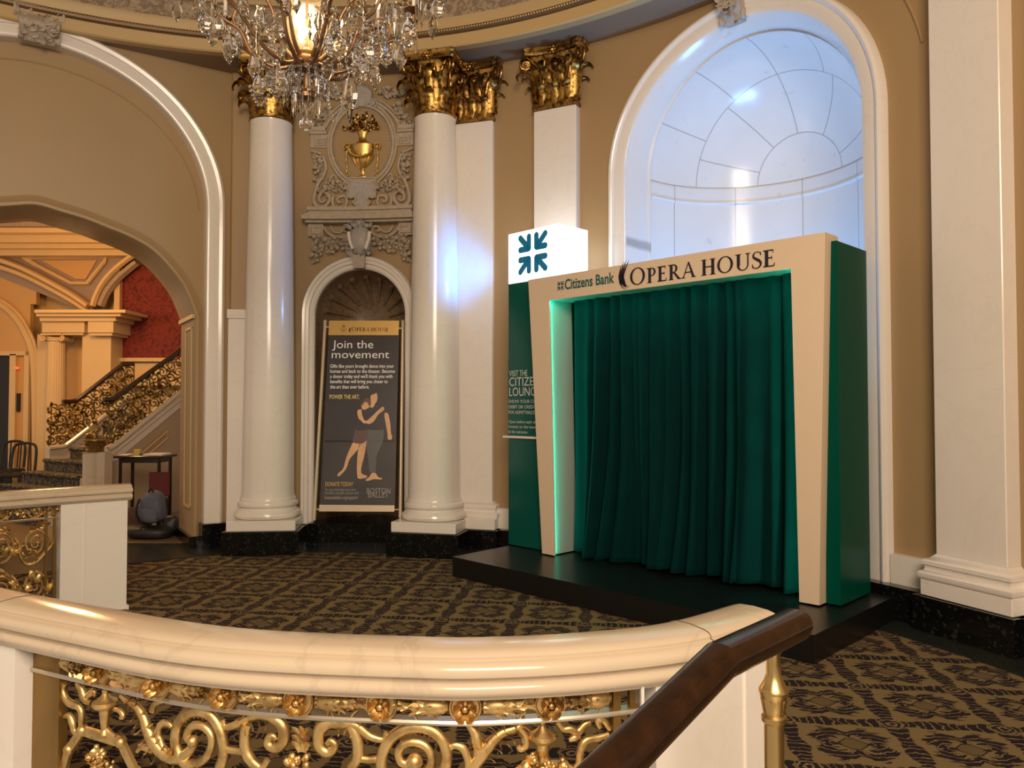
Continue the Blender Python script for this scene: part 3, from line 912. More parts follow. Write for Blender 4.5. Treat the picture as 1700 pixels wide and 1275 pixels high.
        for s_, z in rings:
            W, F_ = hw * 1.42 * s_, p + hw * .50 * s_
            pts = [V((-W, .03, 0)), V((-W, -F_ + .06, 0)), V((-W + .05, -F_, 0))]
            for i in range(1, 8):
                u = i / 8; pts.append(V((-W + .05 + (2 * W - .1) * u, -F_ + hw * .30 * 4 * u * (1 - u), 0)))
            pts += [V((W - .05, -F_, 0)), V((W, -F_ + .06, 0)), V((W, .03, 0))]
            n = len(pts); vs += [q + V((0, 0, z0 + h * z)) for q in pts]
        fs = [(k * n + i, k * n + (i + 1) % n, (k + 1) * n + (i + 1) % n, (k + 1) * n + i) for k in range(len(rings) - 1) for i in range(n)]
        fs += [tuple(range(n - 1, -1, -1)), tuple((len(rings) - 1) * n + i for i in range(n))]
        mb_aba.add(vs, fs)

def capital_parts(root, half, h, z0, flat=0):
    b, l, vl, ab = MB(), MB(), MB(), MB()
    capital(b, l, vl, ab, half, h, z0, flat)
    c = b.build('capital', M['gold'], root); c['label'] = 'gilded leafy capital'
    l.build('acanthus_leaves', M['gold'], c, sharp=60)
    vl.build('volutes', M['gold'], c, sharp=60)
    ab.build('abacus', M['gold'], c)

ZC0 = 4.76                                          # foot of the capitals
# round column built at the origin, front towards -Y
colm = thing('marble_column', (0, 0, 0), 'round white marble column with gilded capital, left of the poster niche', 'column', 'round columns beside the poster niche')
MB().box((0, 0, .125), (.80, .80, .25)).build('pedestal_block', M['granite'], colm)['label'] = 'black granite block'
MB().box((0, 0, .305), (.72, .72, .11), bevel=.006).build('plinth', M['marble'], colm)
MB().lathe([(.33, .36), (.352, .375), (.36, .40), (.352, .425), (.33, .44), (.325, .452), (.312, .458), (.305, .475), (.312, .492), (.325, .496), (.328, .505), (.322, .53), (.305, .545), (.30, .552), (.30, .57), (.292, .585)], 48).build('base', M['marble'], colm)
prof = [(.290, .58), (.283, .63)]
for i in range(13):
    t = i / 12; prof.append((.281 - .055 * t ** 1.35, .66 + (ZC0 - .70) * t))
prof.append((.231, ZC0 + .0))
MB().lathe(prof, 56).build('shaft', M['marble'], colm)
capital_parts(colm, .226, Z_SOF - ZC0, ZC0)
RCOL = 5.62
for k, ph in enumerate((-5.75, 13.35)):
    loc = V((RC.x + RCOL * sin(rad(ph)), RC.y + RCOL * cos(rad(ph)), 0))
    if k == 0:
        colm.location = loc; colm.rotation_euler = (0, 0, -rad(ph))
    else:
        dup(colm, loc, -rad(ph), 'round white marble column with gilded capital, right of the poster niche, glowing blue')

def pilaster(ph, label, wid=.50, p=.13, base=True):
    root = thing('marble_pilaster', (0, 0, 0), label, 'pilaster', 'flat marble pilasters')
    hw = wid / 2
    MB().box((0, -.10, .125), (wid + .22, .30, .25)).build('pedestal_block', M['granite'], root)['label'] = 'black granite block'
    MB().box((0, -.07, .31), (wid + .15, .28, .12), bevel=.006).build('plinth', M['marble'], root)
    m = MB()
    prof_b = [(.075, .37), (.085, .385), (.085, .41), (.07, .425), (.055, .43), (.05, .45), (.055, .465), (.065, .47), (.065, .495), (.05, .51), (.03, .515), (.0, .545)]
    vs = []
    for (o_, z) in prof_b: vs += [V((-hw - o_, .03, z)), V((-hw - o_, -p - o_, z)), V((hw + o_, -p - o_, z)), V((hw + o_, .03, z))]
    m.add(vs, [(k * 4 + i, k * 4 + i + 1, k * 4 + 5 + i, k * 4 + 4 + i) for k in range(len(prof_b) - 1) for i in range(3)] + [(0, 1, 2, 3)])
    m.build('base', M['marble'], root)
    MB().box((0, -p / 2 + .02, (.54 + ZC0) / 2), (wid, p + .04, ZC0 - .54), bevel=.006).build('shaft', M['marble'], root)
    capital_parts(root, hw, Z_SOF - ZC0, ZC0, p)
    root.location = wp(ph, 0); root.rotation_euler = (0, 0, -rad(ph))
    return root
pilaster(17.1, 'narrow white marble pilaster standing behind the right round column', .49, .07)
pilaster(27.0, 'white marble pilaster with gilded capital, behind the glowing white sign box', .49, .12)
pilaster(66.9, 'tall white marble pilaster right of the big pale niche', .515, .14)
# ================================================================ LETTERING HELPERS
def text_mesh(body, size, bold=0.0, spacing=1.0, align='LEFT', depth=.0):
    cu = bpy.data.curves.new('txt', 'FONT'); cu.body = body; cu.size = size; cu.align_x = align
    cu.space_character = spacing; cu.offset = bold; cu.extrude = depth; cu.resolution_u = 3
    o = bpy.data.objects.new('txt', cu); COL.objects.link(o)
    dg = bpy.context.evaluated_depsgraph_get(); dg.update()
    me = bpy.data.meshes.new_from_object(o.evaluated_get(dg))
    bpy.data.objects.remove(o)
    vs = [V(v.co) for v in me.vertices]; fs = [tuple(p.vertices) for p in me.polygons]
    bpy.data.meshes.remove(me)
    return vs, fs
def put_text(mb, body, size, org, ex, ez, width=None, **k):
    """text whose baseline starts at org, running along ex, up ez; width forces its length"""
    vs, fs = text_mesh(body, size, **k)
    if not vs: return
    x0 = min(p.x for p in vs); x1 = max(p.x for p in vs)
    sx = (width / (x1 - x0)) if width else 1.0
    org, ex, ez = V(org), V(ex).normalized(), V(ez).normalized(); n = ex.cross(ez)
    mb.add([org + ex * ((p.x - x0) * sx) + ez * p.y + n * p.z for p in vs], fs)

def glyph(ch):
    """serif capital as polygons in a unit-high box -> (list of polygons, advance)"""
    P = []; T, t, sf = .185, .075, .05
    def rect(x0, y0, x1, y1): P.append([(x0, y0), (x1, y0), (x1, y1), (x0, y1)])
    def serif(xc, y, w_=.17, up=True):
        d = sf if up else -sf
        P.append([(xc - w_, y), (xc + w_, y), (xc + w_, y + d * .6), (xc + w_ * .5, y + d * 1.3), (xc - w_ * .5, y + d * 1.3), (xc - w_, y + d * .6)])
    def arc(cx, cy, ro, ri, a0, a1, n=22):
        """ring sector, radii (x,y) outside and inside"""
        for i in range(n):
            a, b = rad(a0 + (a1 - a0) * i / n), rad(a0 + (a1 - a0) * (i + 1) / n)
            P.append([(cx + ri[0] * cos(a), cy + ri[1] * sin(a)), (cx + ro[0] * cos(a), cy + ro[1] * sin(a)), (cx + ro[0] * cos(b), cy + ro[1] * sin(b)), (cx + ri[0] * cos(b), cy + ri[1] * sin(b))])
    adv = .8
    if ch == 'O': arc(.47, .5, (.46, .52), (.31, .46), 0, 360, 40); adv = 1.0
    elif ch in 'PR':
        rect(.10, 0, .10 + T, 1); serif(.18, 0); serif(.10, 1, .12, False)
        rect(.25, 1 - t, .34, 1); rect(.25, .45, .34, .45 + t)
        arc(.33, .725, (.27, .275), (.13, .22), -90, 90); adv = .66
        if ch == 'R': P.append([(.30, .48), (.46, .46), (.80, 0), (.62, 0)]); serif(.72, 0, .12); adv = .82
    elif ch == 'E':
        rect(.10, 0, .10 + T, 1); rect(.02, 0, .58, t); rect(.02, 1 - t, .55, 1); rect(.25, .49, .47, .49 + t)
        P.append([(.55, 0), (.60, 0), (.63, .22), (.58, .2)]); P.append([(.51, .8), (.55, .8), (.56, 1), (.52, 1)]); rect(.45, .41, .49, .62); adv = .69
    elif ch == 'A':
        P.append([(.06, 0), (.13, 0), (.45, .93), (.40, 1.0)]); P.append([(.66, 0), (.83, 0), (.47, 1.03), (.39, 1.0)])
        rect(.20, .32, .64, .32 + t); serif(.10, 0, .12); serif(.75, 0, .15); adv = .86
    elif ch == 'H':
        for x in (.10, .62): rect(x, 0, x + T, 1); serif(x + .078, 0); serif(x + .078, 1, .17, False)
        rect(.2, .48, .7, .48 + t); adv = .92
    elif ch == 'U':
        rect(.10, .3, .10 + T, 1); rect(.68, .3, .68 + .08, 1); serif(.18, 1, .17, False); serif(.72, 1, .14, False)
        arc(.43, .33, (.33, .35), (.19, .29), 180, 270); arc(.43, .33, (.33, .35), (.25, .29), 270, 360); adv = .88
    elif ch == 'S':
        pts = [(.50, .80), (.44, .93), (.31, .975), (.17, .93), (.10, .80), (.13, .66), (.27, .55), (.42, .44), (.50, .30), (.46, .12), (.32, .02), (.17, .03), (.07, .12), (.05, .22)]
        sm = smooth_path([V((x, y, 0)) for x, y in pts], 4)
        n = len(sm)
        for i in range(n - 1):
            def wd(k):
                u = k / (n - 1); return .028 + .055 * max(0, 1 - abs(u - .5) * 3.2)
            a, b = sm[i], sm[i + 1]
            ta = (sm[min(i + 1, n - 1)] - sm[max(i - 1, 0)]).normalized(); tb = (sm[min(i + 2, n - 1)] - sm[i]).normalized()
            na, nb = V((-ta.y, ta.x, 0)) * wd(i), V((-tb.y, tb.x, 0)) * wd(i + 1)
            P.append([(a + na)[:2], (a - na)[:2], (b - nb)[:2], (b + nb)[:2]])
        rect(.48, .74, .52, .97); rect(.03, .04, .07, .28); adv = .58
    elif ch == ' ': adv = .26
    return P, adv
def put_serif(mb, body, h, org, ex, ez, n, width, big=1.14, bigs=(0,), lift=.001):
    adv, items = 0, []
    for i, ch in enumerate(body):
        P, a = glyph(ch); k = big if i in bigs else 1.0
        items.append((P, adv, k)); adv += (a + .04) * k
    sx = width / adv
    org, ex, ez, n = V(org), V(ex).normalized(), V(ez).normalized(), V(n).normalized()
    for P, x0, k in items:
        for pg in P:
            vs = [org + ex * ((x0 + x * k) * sx) + ez * (y * h * k) + n * lift for x, y in pg]
            mb.add(vs, [tuple(range(len(vs)))])
def star_logo(mb, org, ex, ez, n, sz, lift=.001, th=.13, quads=((-1, -1), (-1, 1), (1, -1), (1, 1))):
    """four arrows pointing to the middle"""
    org, ex, ez, n = V(org), V(ex).normalized(), V(ez).normalized(), V(n).normalized()
    def bar(a, b, w_):
        a, b = V((*a, 0)), V((*b, 0)); d = (b - a).normalized(); q = V((-d.y, d.x, 0)) * w_ / 2
        pts = []
        for c, s_ in ((a, -1), (b, 1)):
            for k in range(7):
                an = (-90 + 30 * k) * s_
                if s_ < 0: an = 90 + 30 * k
                else: an = -90 + 30 * k
                pts.append(c + (d * cos(rad(an)) + V((-d.y, d.x, 0)) * sin(rad(an))) * w_ / 2)
        vs = [org + ex * (p.x * sz) + ez * (p.y * sz) + n * lift for p in pts]
        mb.add(vs, [tuple(range(len(vs)))])
    for sx, sy in quads:
            bar((.90 * sx, .90 * sy), (.30 * sx, .30 * sy), th * 2.0)
            bar((.27 * sx, .90 * sy), (.27 * sx, .29 * sy), th * 2.0)
            bar((.90 * sx, .27 * sy), (.29 * sx, .27 * sy), th * 2.0)
def plume_logo(mb, org, ex, ez, n, h, lift=.001):
    """dark fan of five curved feather strokes"""
    org, ex, ez, n = V(org), V(ex).normalized(), V(ez).normalized(), V(n).normalized()
    def stroke(pts, ws):
        sm = smooth_path([V((x, y, 0)) for x, y in pts], 8); m = len(sm)
        vs = []
        for i, p in enumerate(sm):
            t = (sm[min(i + 1, m - 1)] - sm[max(i - 1, 0)]).normalized(); q = V((-t.y, t.x, 0))
            u = i / (m - 1) * (len(ws) - 1); k = min(int(u), len(ws) - 2); wv = ws[k] + (ws[k + 1] - ws[k]) * (u - k)
            for sg in (1, -1):
                c = p + q * wv * sg; vs.append(org + ex * (c.x * h) + ez * (c.y * h) + n * lift)
        mb.add(vs, [(2 * i, 2 * i + 1, 2 * i + 3, 2 * i + 2) for i in range(m - 1)])
    stroke([(.30, .03), (.10, .22), (.04, .42), (.07, .62), (.10, .80)], (.0, .045, .05, .028, .002))
    stroke([(.30, .03), (.15, .22), (.10, .42), (.15, .68), (.22, .94)], (.0, .05, .045, .026, .002))
    stroke([(.32, .02), (.19, .24), (.15, .42), (.23, .72), (.35, 1.0)], (.0, .05, .06, .03, .002))
    stroke([(.34, .04), (.23, .24), (.19, .42), (.31, .70), (.47, .96)], (.0, .045, .055, .03, .002))
    stroke([(.46, .00), (.30, .10), (.20, .28), (.19, .40)], (.0, .02, .045, .05))
    stroke([(.42, -.05), (.24, .06), (.12, .25), (.10, .40)], (.0, .015, .035, .05))
    stroke([(.34, -.08), (.18, .02), (.06, .2), (.05, .36)], (.0, .015, .035, .04))

# ================================================================ BOOTH ON ITS PLATFORM
KU = V((-.7024, .7118, 0)); KN = V((-.7118, -.7024, 0)); KV = -KN; UZ = V((0, 0, 1))
Z_PLT = .18
KA = at_z(1360, 1008, Z_PLT)                       # front corner of the right leg
KA = V((KA.x, KA.y, 0))
def K(a, v, z): return KA + KU * a + KV * v + UZ * z
def kpix(px, py, v=0.0):
    """point of the booth's front plane (set back v) seen at a pixel -> (a, z)"""
    p = at_plane(px, py, KA + KV * v, KN); d = p - (KA + KV * v)
    return d.dot(KU), p.z
# platform
pl0 = at_z(744, 958, 0); pl1 = at_z(1358, 1100, 0)
a0p = (pl0 - KA).dot(KU); a1p = (pl1 - KA).dot(KU); v0p = ((pl0 - KA).dot(KV) + (pl1 - KA).dot(KV)) / 2
pm = MB(); pm.prism([K(a1p, v0p, 0), K(a0p, v0p, 0), K(a0p + .04, v0p + .86, 0), K(2.55, v0p + 1.30, 0), K(a1p, v0p + 1.36, 0)], UZ * Z_PLT)
plat = pm.build('platform', M['black_panel'], sharp=30)
tag(plat, 'low black platform on the carpet under the curtained booth', 'platform')

booth = thing('curtain_booth', K(1.3, .3, Z_PLT), 'cream framed booth with a dark green velvet curtain, on the black platform', 'booth')
outer = [kpix(900, 920), kpix(877, 465), kpix(1370, 385), kpix(1360, 1008)]
inner = [kpix(920, 926), kpix(911.5, 498), kpix(1313, 447), kpix(1327, 1001)]
zb = Z_PLT + .012
outer = [(outer[0][0], zb), outer[1], outer[2], (outer[3][0], zb)]
inner = [(inner[0][0], zb), inner[1], inner[2], (inner[3][0], zb)]
zt = (outer[1][1] + outer[2][1]) / 2; outer[1] = (outer[1][0], zt); outer[2] = (outer[2][0], zt)
zi = (inner[1][1] + inner[2][1]) / 2; inner[1] = (inner[1][0], zi); inner[2] = (inner[2][0], zi)
# inverted U of the front frame, thicker towards its top right corner
ring = [outer[0], outer[1], outer[2], outer[3], inner[3], inner[2], inner[1], inner[0]]
dep = [.05, .05, .22, .12, .022, .022, .022, .022]
mb = MB()
vs = [K(a, 0, z) for a, z in ring] + [K(a, d, z) for (a, z), d in zip(ring, dep)]
mb.add(vs, [(0, 1, 6, 7), (1, 2, 5, 6), (2, 3, 4, 5), (8, 15, 14, 9), (9, 14, 13, 10), (10, 13, 12, 11)] + [(i, i + 8, (i + 1) % 8 + 8, (i + 1) % 8) for i in range(8)])
fr_o = mb.build('front_frame', M['cream_laminate'], booth, sharp=20); fr_o['label'] = 'cream front frame'
BZ = zt - .05
aR, aL = -.11, outer[0][0] - .02
aP = max(inner[0][0], inner[1][0]) + .075
print('KIOSK', outer, inner)
mb = MB()
mb.obox(K(aR, .10, zb), K(aR + .10, 0, 0) - K(aR, 0, 0), KV * .54, UZ * (BZ - zb))
mb.build('side_panel', M['green_panel'], booth)['label'] = 'green side panel'
mb = MB(); mb.obox(K(aP, .14, zb), KU * .04, KV * .50, UZ * (BZ - zb)); mb.build('side_panel', M['green_panel'], booth)['label'] = 'green side panel'
mb = MB(); mb.obox(K(aR + .10, .125, BZ - .05), KU * (aP - aR - .10), KV * .515, UZ * .05); mb.build('top_panel', M['green_panel'], booth)
mb = MB(); mb.obox(K(aR + .10, .61, zb), KU * (aP - aR - .10), KV * .03, UZ * (BZ - .05 - zb)); mb.build('back_panel', M['green_panel'], booth)
# lining between frame and curtain, cream laminate given a shaded tone
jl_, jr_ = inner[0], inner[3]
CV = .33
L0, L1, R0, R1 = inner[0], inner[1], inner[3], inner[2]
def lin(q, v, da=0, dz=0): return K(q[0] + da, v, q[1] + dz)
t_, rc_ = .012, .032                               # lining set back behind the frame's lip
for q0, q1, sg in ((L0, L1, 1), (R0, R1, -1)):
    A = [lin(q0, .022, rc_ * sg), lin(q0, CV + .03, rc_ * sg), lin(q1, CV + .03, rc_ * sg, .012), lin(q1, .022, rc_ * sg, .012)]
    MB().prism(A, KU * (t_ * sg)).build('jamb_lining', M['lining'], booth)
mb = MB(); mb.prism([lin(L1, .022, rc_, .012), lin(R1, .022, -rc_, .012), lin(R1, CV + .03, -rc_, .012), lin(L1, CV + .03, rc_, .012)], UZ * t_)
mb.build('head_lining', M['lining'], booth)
# green led strips tucked behind the lip
def strip(q0, q1, d, v):
    c0, c1 = lin(q0, v), lin(q1, v)
    MB().prism([c0, c0 + KV * .006, c1 + KV * .006, c1], d).build('led_strip', M['led'], booth)['label'] = 'glowing green light strip'
strip((L0[0] + .018, L0[1] + .01), (L1[0] + .018, L1[1]), KU * .012, .0295)
strip((R0[0] - .030, R0[1] + .01), (R1[0] - .030, R1[1]), KU * .012, .047)
strip((L1[0], L1[1] + .005), (R1[0], R1[1] + .005), UZ * .006, .036)
# curtain in two drapes
def drape(a_lo, a_hi, seed, name, fw=.115):
    rnd = random.Random(seed)
    nf = max(3, int((a_hi - a_lo) / fw))
    ph = [rnd.uniform(-.6, .6) for _ in range(nf + 2)]; am = [rnd.choice((.25, .5, .8, 1.1, 1.5)) for _ in range(nf + 2)]
    wd = [rnd.uniform(.45, 1.7) for _ in range(nf)]; cu = [0.0]
    for q in wd: cu.append(cu[-1] + q)
    cu = [q / cu[-1] for q in cu]
    nu, nv = nf * 12, 40
    zt_, z0_ = zi + .009, Z_PLT + .012
    def fn(u, v):
        i = max(j for j in range(nf) if cu[j] <= u + 1e-9); f = (u - cu[i]) / (cu[i + 1] - cu[i]); k = i + f
        A = am[i] * (1 - f) + am[i + 1] * f; P = ph[i] * (1 - f) + ph[i + 1] * f
        drop = 1 - v                                # 0 at the top
        s_ = sin(2 * pi * k + P + .7 * sin(2.2 * drop + i * .9))
        d = A * (.030 + .042 * drop ** 1.2) * s_ + .016 * sin(1.3 * k + 3 * drop) * drop
        flare = (.16 + .10 * sin(1.1 * k + seed)) * max(0, drop - .5) ** 2 / .25
        sway = .03 * sin(2.1 * k * .5 + 2.3 * drop) * drop
        z = z0_ + (zt_ - z0_) * v
        if v < .001: z += .012 * (1 + sin(2 * pi * k * .37 + seed)) + .004 * sin(k * 5)
        a = a_lo + (a_hi - a_lo) * u + sway * min(1, min(u, 1 - u) * 8)
        return K(a, CV - .055 + d * .9 - flare * .55, z)
    mb = MB().grid(fn, nu, nv)
    o = mb.build(name, M['velvet'], booth, sharp=180)
    md = o.modifiers.new('thickness', 'SOLIDIFY'); md.thickness = .006
    return o
aC = kpix(1243, 900, CV)[0]
drape(R0[0] + .03, aC + .03, 3, 'curtain', .16)['label'] = 'dark green velvet curtain, right drape'
drape(aC - .02, L0[0] - .03, 8, 'curtain', .125)['label'] = 'dark green velvet curtain, left drape'
# lettering on the frame's head
def line_on(px0, py0, px1, py1):
    A, B = kpix(px0, py0), kpix(px1, py1); return A, B
KX = -KU                                            # reads left to right
def on_front(mb, kind, body, p0, p1, h, **k):
    A, B = kpix(*p0), kpix(*p1); org = K(A[0], 0, (A[1] + B[1]) / 2); wd = A[0] - B[0]
    if kind == 'serif': put_serif(mb, body, h, org, KX, UZ, KN, wd, lift=.0035, **k)
    else: put_text(mb, body, h, org + KN * .0035, KX, UZ, width=wd, **k)
mb = MB()
on_front(mb, 'serif', 'OPERA HOUSE', (1046, 472), (1290, 444), .127)
mb.build('lettering', M['ink'], fr_o, smooth=False)['label'] = 'navy serif words'
mb = MB(); A = kpix(1027.5, 479); plume_logo(mb, K(A[0], 0, A[1] + .0), KX, UZ, KN, .245, lift=.0035)
mb.build('plume_emblem', M['ink'], fr_o, smooth=False)['label'] = 'navy plume emblem'
mb = MB()
on_front(mb, 'sans', 'Citizens Bank', (938, 480.5), (1020, 469), .132, bold=.003)
mb.build('lettering', M['teal_ink'], fr_o, smooth=False)['label'] = 'small teal words'
mb = MB(); A = kpix(931, 474.5); star_logo(mb, K(A[0], 0, A[1]), KX, UZ, KN, .040, lift=.0035)
mb.build('arrow_emblem', M['teal_ink'], fr_o, smooth=False)['label'] = 'small teal emblem'

# ---- sign totem with its light box
TV = .13
TA1, TA0, TAP = 3.255, 2.556, 2.725
tot = thing('sign_totem', K((TA0 + TA1) / 2, TV + .2, Z_PLT), 'tall green sign pillar topped by a glowing white box, left of the booth', 'sign')
ZLB0, ZLB1 = 2.835, 3.345
MB().obox(K(TAP, TV, Z_PLT + .005), KU * (TA1 - TAP), KV * .35, UZ * (ZLB0 - Z_PLT - .005), bevel=.004).build('pillar', M['teal_panel'], tot)
lb = MB().obox(K(TA0 - .0, TV - .004, ZLB0), KU * (TA1 - TA0 + .0), KV * .438, UZ * (ZLB1 - ZLB0), bevel=.006).build('light_box', M['lightbox'], tot)
lb['label'] = 'glowing white light box'
A = kpix(885, 420, TV)
for q in ((-1, -1), (-1, 1), (1, -1), (1, 1)):
    mb = MB(); star_logo(mb, K(A[0], TV - .004, A[1]), KX, UZ, KN, .19, lift=.003, th=.165, quads=(q,)); mb.build('emblem_arrow', M['logo_teal'], lb, smooth=False)['label'] = 'teal arrow of the emblem'
zS0 = 1.285
pn = MB().obox(K(TAP, TV - .012, zS0), KU * (TA1 - TAP - .01), KV * .012, UZ * .78).build('sign_panel', M['teal_panel'], tot)
MB().obox(K(TAP - .0, TV - .03, zS0 - .022), KU * (TA1 - TAP + .055), KV * .04, UZ * .024, bevel=.003).build('ledge', M['marble'], tot)['label'] = 'white ledge under the sign'
mb = MB()
def sign_line(body, py, h, width_px=None, px0=847):
    A = kpix(px0, py, TV); org = K(A[0], TV - .0135, A[1])
    wd = None
    if width_px: wd = A[0] - kpix(px0 + width_px, py, TV)[0]
    mb = MB(); put_text(mb, body, h, org, KX, UZ, width=wd); mb.build('lettering', M['sign_white'], pn, smooth=False)['label'] = 'line of white lettering'
sign_line('VISIT THE', 625, .085, 30)
sign_line('CITIZENS', 641, .125, 58)
sign_line('LOUNGE', 657.5, .125, 51)
sign_line('SHOW YOUR CITIZENS', 669, .047, 62, 846)
sign_line('DEBIT OR CREDIT CARD', 678, .047, 63, 846)
sign_line('FOR ADMITTANCE', 687, .047, 43, 846)
sign_line('Open before each show', 702, .04, 52, 846)
sign_line('located on the lower level', 710, .04, 60, 846)
sign_line('by the restrooms', 718.5, .04, 31, 846)

# ================================================================ POSTER STAND IN THE SMALL NICHE
PB, PT = 8.50, 8.80                                  # distance of its foot and its head
TL, TR_, BR_, BL = at_y(548, 533, PT), at_y(663, 533, PT), at_y(654, 850, PB), at_y(530, 850, PB)
ptu = (TL + TR_ - BL - BR_).normalized(); 
ptx = ((TR_ - TL).normalized() + (BR_ - BL).normalized()).normalized()
ptn = ptx.cross(ptu).normalized()                    # towards the room
if ptn.y > 0: ptn = -ptn
pc0 = (BL + BR_) / 2
hgt = ((TL + TR_) / 2 - pc0).length
wT, wB = (TR_ - TL).length, (BR_ - BL).length
def PS(px, py, lift=0.0):
    """point of the poster's own plane seen at a pixel"""
    return at_plane(px, py, pc0 + ptn * lift, ptn)
stand = thing('poster_stand', V((pc0.x, pc0.y, Z_BLK + .02)), 'tall framed dark dance poster leaning in the small arched niche', 'poster')
def pquad(mb, pts, d, lift=0.0): mb.prism([PS(x, y, lift) for x, y in pts], ptn * d)
mb = MB(); pquad(mb, [(546, 556), (663, 556), (655, 841), (531, 841)], .012); poster = mb.build('poster', M['poster_dark'], stand); poster['label'] = 'dark poster with two dancers'
mb = MB(); pquad(mb, [(547, 533), (663, 533), (662, 557), (546, 557)], .02); plq = mb.build('header_plaque', M['plaque'], stand); plq['label'] = 'gold header plaque'
mb = MB(); pquad(mb, [(531, 838), (655.5, 839), (655, 849.5), (530, 849)], .02); mb.build('bottom_bar', M['pole'], stand)
def ppole(name, p0, p1, r, lift=.0, zfoot=None):
    a, b = PS(*p0, lift), PS(*p1, lift); m = MB(); m.tube([a, b], r, 10); m.ball(b, r * 1.3, 8); return m.build(name, M['pole'], stand)
ppole('frame_pole', (521.5, 864), (540, 534), .019)
ppole('frame_pole', (664.5, 860), (669, 534), .019)
for q0, q1 in (((538, 543), (549, 543)), ((661, 545), (671, 545)), ((522, 846), (533, 845)), ((654, 846), (666, 846))): MB().tube([PS(*q0), PS(*q1)], .01, 6).build('clamp', M['pole'], stand)
pts = smooth_path([PS(592, 858, .02), PS(612, 851, .03), PS(628, 853, .05), PS(645, 851, .04), PS(655, 852, .02)], 6)
tag(MB().tube(pts, .006, 6).build('power_cable', M['black']), 'thin cable trailing under the dance poster', 'cable')
LF = .0135
def pflat(name, mat, polys, lift=LF, parent=poster, label=None):
    m = MB()
    for pg in polys:
        vs = [PS(x, y, lift) for x, y in pg]; m.add(vs, [tuple(range(len(vs)))])
    o = m.build(name, mat, parent, smooth=False)
    if label: o['label'] = label
    return o
def PX(x, y): return (515 + x / 5.3125, 630 + y / 5.3125)        # crop coordinates used for the dancers
def sm2(pts, n=4): return [(p.x, p.y) for p in smooth_path([V((*PX(x, y), 0)) for x, y in pts], n, closed=True)]
pflat('printed_floor', M['poster_floor'], [[(540.5, 733.5), (658, 733.5), (655.5, 838), (533, 838)]], LF)
pflat('printed_line', M['poster_line'], [[(540, 730.5), (658.5, 730.5), (658.4, 734.5), (539.8, 734.5)]], LF + .0002)
fig = LF + .0006
pflat('printed_dancers', M['tights'], [sm2([(515, 440), (560, 425), (640, 432), (648, 500), (630, 580), (590, 660), (580, 760), (572, 830), (540, 832), (518, 780), (512, 690), (500, 620), (490, 530), (500, 470)])], fig, label='grey dance tights')
pflat('printed_dancers', M['leotard'], [sm2([(545, 250), (600, 225), (655, 240), (678, 280), (660, 310), (648, 380), (645, 440), (510, 440), (500, 390), (520, 320)])], fig + .0002, label='dark shirt of the standing dancer')
pflat('printed_dancers', M['skin'], [
    sm2([(655, 305), (685, 300), (705, 380), (712, 470), (722, 500), (715, 530), (685, 525), (682, 480), (668, 400)]),
    sm2([(530, 130), (580, 118), (594, 150), (588, 190), (572, 215), (560, 240), (535, 250), (520, 215), (535, 190)]),
    sm2([(455, 215), (480, 190), (510, 200), (525, 235), (500, 262), (465, 265), (452, 245)]),
    sm2([(415, 280), (450, 265), (460, 320), (490, 365), (550, 320), (590, 280), (640, 240), (650, 268), (600, 310), (560, 370), (510, 395), (460, 390), (430, 350)]),
    sm2([(400, 520), (450, 500), (460, 560), (400, 640), (350, 700), (325, 770), (300, 810), (260, 850), (240, 850), (250, 825), (290, 785), (315, 700), (350, 610)]),
    sm2([(440, 540), (492, 520), (490, 600), (470, 700), (450, 780), (455, 830), (500, 850), (490, 868), (430, 875), (415, 850), (412, 760), (420, 640)]),
    sm2([(540, 830), (575, 825), (600, 860), (632, 870), (625, 882), (560, 880), (505, 895), (488, 885), (520, 860)])], fig + .0004, label='skin of the two dancers')
pflat('printed_dancers', M['skirt'], [sm2([(410, 430), (500, 420), (500, 520), (470, 560), (420, 565), (375, 550), (385, 490)])], fig + .0006, label='mauve dance skirt')
pflat('printed_dancers', M['leotard'], [sm2([(425, 350), (470, 385), (505, 390), (505, 440), (440, 450), (412, 440)]), sm2([(485, 270), (530, 245), (550, 270), (520, 310), (485, 300)])], fig + .0008, label='dark leotard')
pflat('printed_dancers', M['hair'], [sm2([(515, 130), (545, 105), (580, 115), (560, 130), (535, 140), (530, 175), (515, 160)])], fig + .001, label='short dark hair')
pflat('printed_dancers', M['hair_red'], [sm2([(470, 185), (500, 160), (530, 180), (535, 220), (520, 235), (505, 205), (480, 200), (460, 230), (455, 210)])], fig + .001, label='auburn hair')
def pline(mb, body, px0, py, px1, h, lift=LF + .0012, bold=.0, **k):
    a, b = PS(px0, py, lift), PS(px1, py, lift)
    put_text(mb, body, h, a, (b - a), ptu, width=(b - a).length, bold=bold, **k)
mb = MB(); pline(mb, 'Join the', 551.5, 578, 619.5, .132); mb.build('printed_words', M['print_white'], poster, smooth=False)['label'] = 'large white printed words'
mb = MB(); pline(mb, 'movement', 550.5, 594.5, 646, .128); mb.build('printed_words', M['print_white'], poster, smooth=False)['label'] = 'large white printed words'
for body, y, x1 in (('Gifts like yours brought dance into your', 610.5, 654), ('homes and back to the theater. Become', 619, 655.5), ('a donor today and we\'ll thank you with', 627.5, 651.5), ('benefits that will bring you closer to', 636, 643.5), ('the art than ever before.', 645, 613)):
    mb = MB(); pline(mb, body, 548, y, x1, .058, bold=.0006); mb.build('printed_line_of_words', M['print_white'], poster, smooth=False)
mb = MB(); pline(mb, 'POWER THE ART.', 547, 662, 597, .066, bold=.001); mb.build('printed_words', M['print_yellow'], poster, smooth=False)['label'] = 'yellow printed words'
mb = MB(); pline(mb, 'DONATE TODAY', 540, 807, 586, .066)
